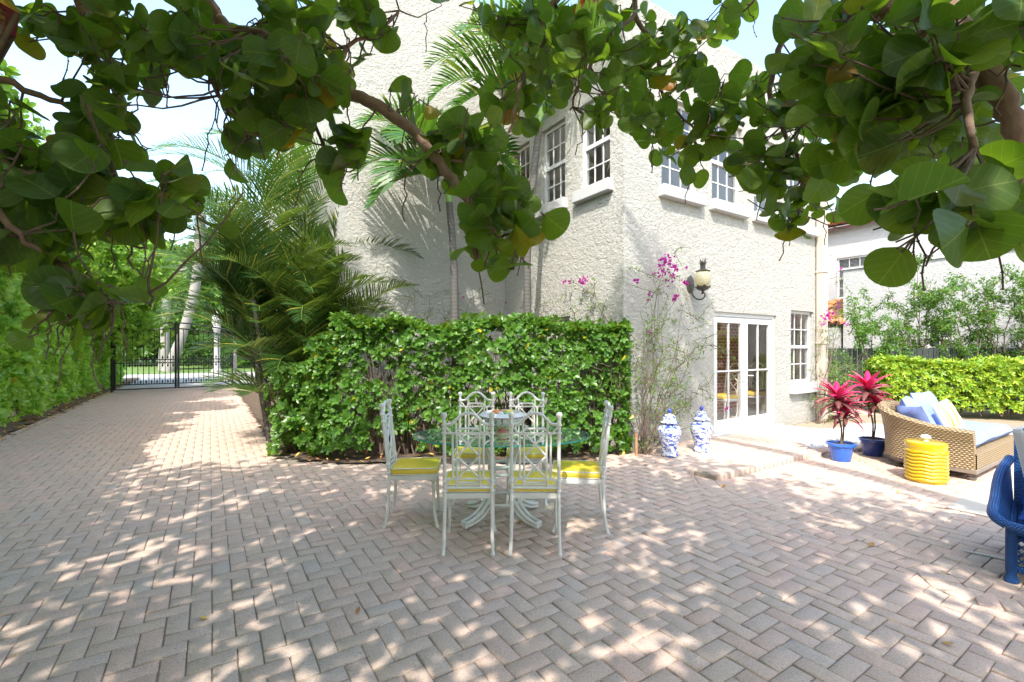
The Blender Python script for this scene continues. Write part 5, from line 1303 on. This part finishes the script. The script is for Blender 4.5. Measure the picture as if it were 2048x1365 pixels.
def Rw(px, py, off=.12):   # point standing off the right wall, survey of the photo
    r = (px - 1024) / FPX; t_ = (1.556 - r * 6.49) / (.5446 * r - .8387); p = H(t_, 0); return p - U * off + Z * (CAMH - (py - HZ) / FPX * p[1])
def Lw(px, py, off=.10):
    r = (px - 1024) / FPX; s_ = (1.556 - 6.49 * r) / (.5446 + .8387 * r); p = H(0, s_); return p - V * off + Z * (CAMH - (py - HZ) / FPX * p[1])
tips = [Rw(x, y, random.uniform(.08, .3)) for x, y in ((1312, 508), (1330, 560), (1285, 560), (1270, 600), (1355, 610), (1300, 640), (1340, 690), (1380, 720), (1300, 720), (1395, 760), (1330, 780), (1370, 800), (1290, 790), (1270, 700), (1320, 850), (1280, 850), (1395, 690), (1260, 650), (1350, 640), (1310, 600), (1375, 660))] + [Lw(x, y, .15) for x, y in ((1225, 600), (1190, 560), (1150, 590), (1215, 660))]
cp = np.array([1.78, 6.32, .02])
Ft = [(*Rw(x, y, .2), n_, sp_) for x, y, n_, sp_ in ((1312, 525, 26, .05), (1300, 545, 26, .06), (1330, 540, 18, .05), (1318, 560, 12, .04), (1330, 598, 14, .03), (1345, 570, 8, .02), (1276, 592, 6, .02), (1432, 815, 5, .015), (1352, 570, 5, .015), (1277, 665, 4, .015), (1248, 567, 6, .02))] + [(*Lw(x, y, .12), n_, .025) for x, y, n_ in ((1176, 565, 12), (1183, 560, 8), (1152, 563, 5), (1140, 565, 4))]
vine('bougainvillea', 'sprawling bougainvillea with magenta flowers climbing the corner of the house', cp, tips, 4200, .036, 1, .042, 11, .008, 7, .045, wallLR, Ft)
tips = [Rw(x, y, random.uniform(.08, .25)) for x, y in ((1640, 640), (1650, 620), (1625, 660), (1660, 600), (1665, 690), (1630, 740), (1655, 760), (1675, 720), (1620, 800), (1660, 840), (1640, 850), (1680, 800), (1668, 560))]
Ft = [(*Rw(x, y, .2), n_, .04) for x, y, n_ in ((1632, 632, 18), (1645, 628, 12), (1628, 645, 8), (1655, 615, 5), (1660, 540, 4), (1668, 650, 5))]
vine('bougainvillea', 'thin bougainvillea with a few pink flowers beside the beige downspout', H(5.2, -.2, .02), tips, 2400, .034, 1, .045, 12, .009, 8, .04, wallR, Ft)
def twall(p):
    d = np.asarray(p) - H(-3.03, 3.1); s_ = d @ U
    return p - U * (s_ + .05) if s_ > -.05 else p
def Tw(px, py, off=.1):
    o = H(-3.03, 3.1); r = (px - 1024) / FPX; t_ = (r * o[1] - o[0]) / (V[0] - r * V[1]); p = o + V * t_; return p - U * off + Z * (CAMH - (py - HZ) / FPX * p[1])
tips = [Tw(x, y, .15) for x, y in ((760, 590), (800, 570), (850, 580), (880, 600), (900, 590), (930, 610), (830, 600), (780, 610), (980, 600))]
b0 = Tw(840, 697, .15); b0[2] = .05
vine('bougainvillea', 'leggy bougainvillea stems on the wall above the middle of the hedge', b0, tips, 900, .034, 1, .04, 13, .008, 6, .04, twall, [(*Tw(918, 598, .15), 3, .01), (*Tw(1005, 605, .15), 2, .01)])
tips = [Lw(x, y, .12) for x, y in ((1100, 600), (1130, 585), (1165, 600), (1200, 590), (1230, 610), (1150, 620), (1200, 625), (1085, 610))]
b0 = Lw(1165, 697, .15); b0[2] = .05
vine('bougainvillea', 'leggy bougainvillea stems on the wall left of the house corner', b0, tips, 700, .034, 1, .04, 14, .008, 6, .04, lambda p: p - V * (ts(p)[0] + .03) if ts(p)[0] > -.03 else p, [(*Lw(1176, 565, .12), 6, .03)])

# ---- neighbour's property on the right
nh = empty('neighbour_house', (0, 0, 0), 0, 'white stucco neighbouring house with terracotta tiled roof', 'house')
NO = np.array([12.0, 17.6, 0])        # eave corner, wall runs along -U
w1 = (.35, 1.45, 3.6, 5.0)
def NH(x, y, z=0): return NO - U * x - V * y + Z * z       # x towards the viewer, y out from the wall
nw = wall_open(NH(-6, 0), -U, -V, 14, 0, 6.0, [(6 + .25, 6 + 1.35, 3.35, 4.85)], .12); wparent(nw.build('wall', M['stucco2'], nh), nh)
window(NH(0, 0), -U, -V, .25, 1.35, 3.35, 4.85, nh, sill=False, nx=3, nzt=2, nzb=2, blind=True)
rfm = MB(); rfm.add([NH(-6.3, .35, 5.95), NH(8.3, .35, 5.95), NH(8.3, -4.5, 7.9), NH(-6.3, -4.5, 7.9)], [(0, 1, 2, 3)]); rfm.build('roof', M['sill'], nh)
tt = tiles(NH(-6.2, -1.4, 6.78), -U, norm(-V * .93 - Z * .39), 62, 5, .235, .42); tt.build('roof_tiles', M['tile'], nh, smooth=True)
sf = MB(); sf.bar(NH(-6.2, .28, 5.93), NH(8.2, .28, 5.93), .05, .10); sf.build('fascia', mat_plain('brown_fascia', (.10, .04, .03), .6, .2), nh)
wg = wall_open(NH(1.1, 1.6), -U, -V, 9, 0, 4.15, [(2.2, 2.75, 1.25, 2.35), (5.2, 6.5, .95, 2.45)], .12)
wg.add([NH(1.1, 1.6, 0), NH(1.1, 0, 0), NH(1.1, 0, 4.15), NH(1.1, 1.6, 4.15)], [(0, 1, 2, 3)])
wg.add([NH(1.1, 1.6, 4.15), NH(10.1, 1.6, 4.15), NH(10.1, 0, 4.15), NH(1.1, 0, 4.15)], [(0, 1, 2, 3)])
wg.build('wing_wall', M['stucco2'], nh)
cpb = MB(); cpb.box(tuple(NH(5.6, .8, 4.18)), (1.7, 9.08, .06), math.atan2(-U[1], -U[0]) - math.pi / 2); cpb.build('coping', M['sill'], nh)
window(NH(1.1, 1.6), -U, -V, 2.2, 2.75, 1.25, 2.35, nh, sill=False, nx=2, blind=True); window(NH(1.1, 1.6), -U, -V, 5.2, 6.5, .95, 2.45, nh, sill=False, nx=3, blind=True)
lr = tiles(NH(-3.6, .2, 3.25), -U, norm(-V * .87 - Z * .5), 20, 5, .235, .42); lr.build('lower_roof_tiles', M['tile'], nh, smooth=True)
lw_ = MB(); lw_.box(tuple(NH(-1.3, 1.0, 1.1)), (1.6, 4.6, 2.2), math.atan2(-U[1], -U[0]) - math.pi / 2); lw_.build('porch_wall', M['stucco2'], nh)
ib = MB(); ib.add([NH(-5.9, -.7, 0), NH(8, -.7, 0), NH(8, -.7, 5.9), NH(-5.9, -.7, 5.9)], [(0, 1, 2, 3)]); ib.build('interior_wall', M['darkbrown'], nh)
# the planting behind the viewer, which the panes and glazed things mirror
rh = empty('rear_hedge', (0, 0, 0), 0, 'clipped green hedge closing the garden behind the viewer, mirrored in the door panes', 'hedge')
hedge_box(rh, '', '', (-6, -8.5, 0), np.array([1., 0, 0]), np.array([0, 1., 0]), 20, lambda x: 1.7, .9, 30, .26, M['hedgeL'], False, .08)
rh2 = empty('rear_hedge', (0, 0, 0), 0, 'clipped green hedge along the right side of the garden, outside the view', 'hedge')
hedge_box(rh2, '', '', (14.0, -8.5, 0), np.array([0, 1., 0]), np.array([-1., 0, 0]), 17, lambda x: 1.7, .9, 30, .26, M['varieg'], False, .08)
for k, (x, y, h_, r_) in enumerate([(-4, -15, 5, 2.2), (3.5, -16, 5.2, 2.2), (11, -15, 5, 2.2), (18.5, -10, 5, 2.2), (20, -2, 5, 2.2), (20, 5.5, 5, 2.2)]):
    leafy('garden_tree', ['leafy tree behind the viewer on the left', 'leafy tree straight behind the viewer', 'leafy tree behind the viewer on the right', 'leafy tree at the back right corner of the garden', 'leafy tree halfway along the right side of the garden', 'leafy tree at the right side level with the white house'][k], 'tree', (x, y, 0), h_, (x, y, h_ - r_ * .8), (r_, r_, r_ * .95), 36, 1800, .42, M['bright' if k % 2 else 'hedgeL'], M['bark'], .16, 'trees round the garden behind the viewer', seed=80 + k)
# dark boundary fence
fn = empty('boundary_fence', (0, 0, 0), 0, 'dark boundary fence behind the yellow green hedge', 'fence')
f0 = H(6.6, 3.4); f1 = f0 + norm(-U * .72 + V * .70) * 9.5; q = MB(); Lf = 9.5; d_ = norm(f1 - f0)
for k in range(int(Lf / .12)): q.bar(f0 + d_ * (k * .12 + .05) + Z * 0, f0 + d_ * (k * .12 + .05) + Z * 1.50, .105, .02, up=tuple(np.cross(d_, Z)))
q.build('board_panel', mat_plain('dark_fence_paint', (.02, .025, .022), .7, .3, 6, coord='pos'), fn)
for k in range(5):
    q = MB(); q.bar(f0 + d_ * (.1 + k * 2.3) + Z * 0 + np.cross(d_, Z) * -.08, f0 + d_ * (.1 + k * 2.3) + Z * 1.54 + np.cross(d_, Z) * -.08, .09, .09); q.build('post', mat_plain('dark_fence_post', (.03, .03, .03), .7), fn)
# loose shrubs in front of the neighbour's wall
specs = [(1755, 12.0, 2.9, .95, 'loose twiggy shrub with small leaves next to the white drain pipe'), (1840, 12.2, 3.7, 1.05, 'loose twiggy shrub before the grey wall, left of the centre of the yellow green hedge'), (1925, 11.8, 3.5, 1.0, 'loose twiggy shrub before the lower window of the white house'), (2010, 11.4, 3.6, 1.1, 'loose twiggy shrub at the right edge above the yellow green hedge'), (2110, 11.0, 3.6, 1.1, 'loose twiggy shrub just past the right edge of the view')]
BR = tmpl_blade(1, .42, .15, -.2, 1.1, 3)
def loose_shrub(base, h, r_, label, seed, nb_=9, nl=2600, ls=.06, m='hedge', group='loose shrubs before the neighbouring house', cat='shrub'):
    rg = np.random.default_rng(seed); t = empty('loose_shrub', (0, 0, 0), 0, label, cat, group); mb = MB(); tips = []; base = np.asarray(base, float)
    for k in range(nb_):
        a = 2 * math.pi * k / nb_ + rg.uniform(-.3, .3); rr = r_ * rg.uniform(.35, 1); e = base + np.array([math.cos(a) * rr, math.sin(a) * rr * .7, h * rg.uniform(.62, 1)])
        c = vcurve(base + rg.normal(0, .05, 3) * [1, 1, 0], e, 0, 7, .035); mb.tube(c, [.022 - .0026 * i for i in range(8)], 5, cap=False)
        for s_ in range(7):
            i = rg.integers(3, 8); p = c[i]; d = norm(rg.normal(size=3) + Z * .3); cc = [p]; L_ = rg.uniform(.25, .6)
            for q_ in range(4): d = norm(d + rg.normal(0, .25, 3)); p = p + d * L_ / 4; cc.append(p); tips.append(p)
            mb.tube(cc, [.007, .006, .005, .004, .003], 3, cap=False)
        tips += c[5:]
    mb.build('stems', M['twig'], t); T_ = np.array(tips); k = rg.integers(0, len(T_), nl); P_ = T_[k] + rg.normal(0, .05, (nl, 3))
    cloud('foliage', BR, P_, rnd_dir(nl) + Z * .2, rnd_dir(nl) + Z, ls * rg.uniform(.6, 1.3, nl), M[m], t)
for k, (px, Y, h_, r_, lb) in enumerate(specs): loose_shrub(((px - 1024) / FPX * Y, Y, 0), h_, r_, lb, 60 + k, nl=6500, ls=.07, m=('darkleaf' if k % 2 else 'hedge'))
# low dark planting right behind the pots and at the pipe
loose_shrub(H(6.15, .3), 1.5, .5, 'low shrub against the white drain pipe behind the potted plants', 70, 7, 1500, .06, 'hedge')
loose_shrub(H(6.9, .9), 2.0, .8, 'dark leafed shrub behind the dark blue pot', 71, 9, 3200, .07, 'darkleaf')
loose_shrub(H(7.8, .5), 1.2, .7, 'dark low shrub between the fence and the daybed', 72, 8, 2500, .06, 'darkleaf')

# ================================================================== SEA GRAPE TREE
sg = empty('sea_grape_tree', (0, 0, 0), 0, 'sea grape tree with large round leaves whose boughs hang over the patio', 'tree')
RND = tmpl_round(22, .25, True, .10)
br = MB()
limbs = []      # lists of 3D points
def limb(pts, r0, r1, sm=5):
    c = cpts(pts, sm); n_ = len(c); c = [p + RNG.normal(0, .004, 3) for p in c]; br.tube(c, [r0 + (r1 - r0) * i / (n_ - 1) for i in range(n_)], 10); limbs.append(np.array(c)); return c
root = np.array([3.9, -2.6, 0]); fork = np.array([3.5, -2.2, 2.3])
br.tube(cpts([root, root + [-.1, .1, 1.2], fork], 5), [.22, .20, .19, .18, .17, .17, .17, .16, .16, .16, .16], 14)
# right limb: enters at the top right and descends at the right edge
limb([fork, (2.9, -.6, 3.6), Q(1830, -160, 1.5), Q(1885, 20, 1.45), Q(1960, 120, 1.42), Q(2010, 200, 1.40), Q(2040, 300, 1.4), Q(2062, 420, 1.4)], .052, .022)
limb([Q(1890, 25, 1.45), Q(1845, 60, 1.5), Q(1815, 150, 1.55), Q(1850, 240, 1.55), Q(1880, 290, 1.5)], .022, .008)
limb([Q(1960, 120, 1.42), Q(1940, 160, 1.3), Q(1935, 230, 1.2), Q(1955, 290, 1.15)], .018, .006)
limb([fork, (2.4, -.8, 3.9), Q(1650, -200, 2.2), Q(1590, 0, 2.4), Q(1560, 100, 2.5), Q(1540, 200, 2.55), Q(1600, 330, 2.5), Q(1600, 420, 2.5)], .028, .007)
limb([Q(1640, -120, 2.2), Q(1660, 60, 2.3), Q(1655, 180, 2.3), Q(1600, 260, 2.4)], .014, .006)
limb([fork, (2.0, -.9, 3.9), Q(1430, -220, 2.3), Q(1290, -60, 2.6), Q(1270, 30, 2.7), Q(1315, 100, 2.7), Q(1325, 190, 2.7), Q(1390, 260, 2.7)], .026, .006)
limb([Q(1300, -100, 2.5), Q(1110, 0, 2.5), Q(1080, 90, 2.5), Q(1040, 170, 2.4), Q(1020, 260, 2.4), Q(1000, 290, 2.4)], .014, .005)
limb([Q(1270, 30, 2.7), Q(1200, 100, 2.6), Q(1160, 170, 2.5), Q(1140, 220, 2.5)], .014, .005)
# middle limb: from the upper left, over the palm, down to the hanging tip
limb([fork, (1.6, -1.0, 4.1), (.2, -.4, 4.2), Q(120, -700, 1.3), Q(260, -180, 1.9), Q(400, -10, 2.0), Q(450, 60, 2.05), Q(520, 130, 2.1), Q(600, 178, 2.05), Q(700, 188, 2.0), Q(790, 235, 1.95), Q(860, 300, 1.9), Q(905, 360, 1.85), Q(945, 420, 1.8), Q(950, 480, 1.8), Q(955, 530, 1.78)], .052, .010)
limb([Q(955, 500, 1.8), Q(1000, 475, 1.78), Q(1060, 462, 1.75), Q(1110, 452, 1.75)], .008, .004)
limb([Q(450, 60, 2.05), Q(510, 60, 1.75), Q(560, 80, 1.6)], .014, .006)
limb([Q(430, 40, 2.05), Q(420, 130, 1.9), Q(440, 190, 1.85), Q(500, 260, 1.9), Q(560, 300, 1.95)], .013, .005)
limb([Q(620, 180, 2.05), Q(630, 250, 2.0), Q(660, 320, 1.95), Q(690, 345, 1.9)], .010, .004)
limb([Q(700, 188, 2.0), Q(690, 100, 2.1), Q(760, 60, 2.2), Q(800, 20, 2.3)], .012, .005)
limb([Q(880, 320, 1.9), Q(960, 330, 1.95), Q(1010, 340, 2.0)], .008, .004)
# left limbs
limb([(.2, -.4, 4.2), (-1.4, .2, 3.6), Q(100, -100, 1.7), Q(180, 30, 1.8), Q(260, 60, 1.85), Q(350, 70, 1.9), Q(420, 120, 1.9)], .03, .010)
limb([(-1.4, .2, 3.6), (-2.6, 1.0, 2.8), Q(-120, 160, 1.6), Q(0, 320, 1.5), Q(120, 370, 1.55), Q(220, 400, 1.6), Q(330, 430, 1.65), Q(400, 410, 1.7)], .024, .005)
limb([Q(-120, 160, 1.6), Q(-20, 400, 1.35), Q(80, 500, 1.4), Q(180, 560, 1.45), Q(300, 590, 1.5)], .012, .004)
limb([Q(60, 345, 1.52), Q(120, 460, 1.5), Q(210, 470, 1.55), Q(290, 500, 1.6)], .012, .004)
limb([Q(-20, 150, 1.6), Q(100, 200, 1.7), Q(200, 230, 1.8), Q(270, 250, 1.85)], .014, .004)
LP = np.vstack(limbs)
# outline regions of the boughs: polygon (photo survey), depth range, density in leaves per 100x100 px at that size
regs = [
 ([(0, 0), (640, 0), (640, 60), (620, 170), (560, 180), (460, 120), (330, 140), (300, 170), (270, 200), (300, 270), (255, 235), (190, 180), (180, 120), (100, 60), (50, 90), (0, 0)], 1.5, 2.1, 110),
 ([(190, 150), (280, 190), (300, 272), (240, 260), (180, 200)], 1.75, 2.0, 10),
 ([(0, 160), (60, 200), (150, 190), (215, 240), (225, 300), (310, 330), (380, 350), (440, 345), (470, 400), (480, 430), (420, 430), (360, 440), (330, 490), (280, 520), (215, 480), (130, 500), (60, 500), (0, 500)], 1.3, 1.8, 92),
 ([(80, 500), (130, 560), (180, 540), (330, 580), (340, 605), (250, 600), (235, 640), (100, 640), (70, 570)], 1.35, 1.5, 30),
 ([(430, 60), (700, 60), (690, 180), (640, 200), (600, 300), (540, 330), (480, 310), (450, 260), (425, 200)], 1.75, 2.1, 42),
 ([(620, 0), (790, 0), (800, 40), (740, 130), (700, 150), (690, 220), (640, 230), (610, 150)], 2.0, 2.4, 34),
 ([(600, 300), (690, 300), (700, 350), (640, 340)], 1.9, 2.0, 5),
 ([(660, 230), (740, 200), (720, 300), (680, 370), (660, 300)], 1.9, 2.0, 7),
 ([(745, 165), (815, 165), (820, 230), (760, 225)], 1.9, 2.05, 6),
 ([(800, 260), (880, 260), (880, 340), (800, 335)], 1.85, 2.0, 8),
 ([(860, 215), (930, 225), (1010, 270), (1035, 330), (1020, 400), (960, 420), (905, 380), (880, 330)], 1.75, 2.05, 24),
 ([(930, 380), (1000, 350), (1050, 400), (1060, 470), (1050, 500), (1060, 540), (975, 550), (950, 520), (938, 440)], 1.68, 1.9, 30),
 ([(1040, 430), (1125, 430), (1120, 475), (1060, 480)], 1.7, 1.78, 3),
 ([(860, 0), (1260, 0), (1250, 200), (1200, 230), (1150, 260), (1090, 290), (1040, 260), (970, 220), (965, 170), (1050, 150), (1020, 80), (900, 10)], 2.2, 2.8, 78),
 ([(1230, 0), (1500, 0), (1500, 60), (1450, 130), (1440, 200), (1430, 320), (1340, 320), (1290, 280), (1240, 250)], 2.4, 2.9, 72),
 ([(1420, 170), (1520, 130), (1560, 80), (1650, 100), (1680, 250), (1640, 300), (1720, 360), (1740, 400), (1650, 450), (1590, 480), (1550, 460), (1520, 400), (1460, 350), (1410, 300)], 2.2, 2.8, 92),
 ([(1570, 0), (2048, 0), (2048, 290), (1900, 300), (1800, 280), (1700, 250), (1640, 150), (1560, 40)], 1.2, 2.1, 130),
 ([(1650, 120), (1800, 160), (1820, 290), (1720, 320), (1650, 260)], 1.3, 1.8, 14),
 ([(1770, 300), (1900, 280), (2048, 290), (2048, 520), (1960, 520), (1880, 480), (1800, 450), (1770, 350)], 1.05, 1.35, 22),
 ([(1740, 370), (1790, 375), (1800, 420), (1760, 425)], 1.7, 1.75, 2),
]
CL = []       # cluster centres
for poly, d0, d1, nleaves in regs:
    xs = [p[0] for p in poly]; ys = [p[1] for p in poly]; k = 0; want = max(1, round(nleaves / 1.5)) if nleaves > 3 else 1; tries = 0
    while k < want and tries < 4000:
        tries += 1; px, py = random.uniform(min(xs), max(xs)), random.uniform(min(ys), max(ys))
        if pip((px, py), poly): CL.append((Q(px, py, random.uniform(d0, d1)), True)); k += 1
# the rest of the crown, above and behind the viewer
def leaf_ok(p):
    if p[1] < .3: return True
    px = 1024 + p[0] / p[1] * FPX; py = HZ - (p[2] - CAMH) / p[1] * FPX
    if px < 0 or px > 2048 or py < 0: return True
    return any(pip((px, py), r_[0]) for r_ in regs)
def in_frame(p, mgn=.12):
    if p[1] < .3: return False
    return abs(p[0]) < (1.101 + mgn) * p[1] + .1 and (p[2] - CAMH) < (.75 + mgn) * p[1] + .1
k = 0
while k < 3300:
    x, y = random.uniform(-7.4, 3.6), random.uniform(-4.6, 2.6); h0 = 3.5 + .35 * math.sin(x) ; z_ = random.uniform(h0, 5.3)
    if ((x + 1.8) / 5.6) ** 2 + ((y + .9) / 3.7) ** 2 > 1: continue
    p = np.array([x, y, z_])
    if in_frame(p): continue
    if math.sin(x * 2.1 + y * 1.3) + math.sin(y * 2.7 - x * 1.1) + math.sin(x * 4.3) * .5 > 2.0: continue
    CL.append((p, False)); k += 1
# secondary boughs for the upper crown
for k in range(26):
    a = random.uniform(0, 6.28); e = np.array([-1.2 + 4.6 * math.cos(a) * random.uniform(.4, 1), -.6 + 3.6 * math.sin(a) * random.uniform(.4, 1), random.uniform(3.2, 4.6)])
    if in_frame(e, .3): continue
    j = fork + np.array([-1.6, 1.0, 1.7]) * random.uniform(.3, 1); c = vcurve(j, e, -.2, 8, .05); br.tube(c, [.05 - .005 * i for i in range(9)], 7, cap=False); LP = np.vstack([LP, np.array(c)])
br.build('trunk', M['barkred'], sg, smooth=True)
tw_ = MB(); LPs, LYs, LNs, LSs = [], [], [], []
for c, vis in CL:
    d = np.linalg.norm(LP - c, axis=1); j = int(np.argmin(d)); a = LP[j]; dist = d[j]
    dirn = norm(c - a) if dist > 1e-3 else np.array([0, 0, -1.])
    if dist > .55: a = c - dirn * .35 + RNG.normal(0, .05, 3)
    tip = c + dirn * .06 + Z * -.03
    path_ = vcurve(a, tip, .03, 5, .006)
    if vis or random.random() < .3: tw_.tube(path_, [.0045, .004, .0035, .003, .0027, .0024], 5, cap=False)
    nlf = random.choice([3, 4, 4, 5, 5]) if vis else random.choice([5, 6, 7])
    for q_ in range(nlf):
        f = 1 - .75 * q_ / nlf * (1 if dist > .2 else .6); x_ = f * 5; i = min(int(x_), 4); b = path_[i] * (1 - (x_ - i)) + path_[i + 1] * (x_ - i)
        if not vis: b = b + RNG.normal(0, .12, 3)
        out_ = norm(RNG.normal(size=3) * np.array([1, .8, .6]) + dirn * .45 - Z * .45); st_ = random.uniform(.012, .03)
        s_ = random.uniform(.082, .128) if random.random() < .8 else random.uniform(.05, .08)
        if not vis: s_ *= 1.15
        elif c[1] < 1.45 and c[0] > .8: s_ *= 1.02
        nn = norm(RNG.normal(size=3) * .5 + Z * .42 + np.array([0, random.choice([-.95, .8]), 0])) if vis and random.random() < .85 else norm(RNG.normal(size=3) * .7 + Z * .8)
        if vis and not leaf_ok(b + out_ * (st_ + s_ * .5)) and random.random() < .93: continue
        LPs.append(b + out_ * st_); LYs.append(out_); LNs.append(nn); LSs.append(s_)
        if vis: tw_.tube([b, b + out_ * (st_ + .01)], .0028, 4, cap=False)
    if vis and random.random() < .22:      # hanging fruit spikes
        b = path_[3]; c2 = vcurve(b, b + np.array([random.uniform(-.05, .05), random.uniform(-.05, .05), -random.uniform(.12, .26)]), 0, 6, .006); tw_.tube(c2, .0028, 4)
        for p_ in c2[1:]: tw_.lathe([(0, -.004), (.005, 0), (0, .004)], p_, 5)
tw_.build('twigs', M['twig'], sg)
LPs, LYs, LNs, LSs = map(np.array, (LPs, LYs, LNs, LSs))
fo = multi_cloud('foliage', [RND, tmpl_round(22, .1, True, .04, .05, 2.0, 1.05, .5), tmpl_round(22, .3, True, .38, .03, .2, .92, .2), tmpl_round(22, -.15, True, .12, .06, 4.0, 1.1, -.3)], LPs, LYs, LNs, LSs, M['grape'], sg)
print('leaves', len(LSs), 'bricks', nb)
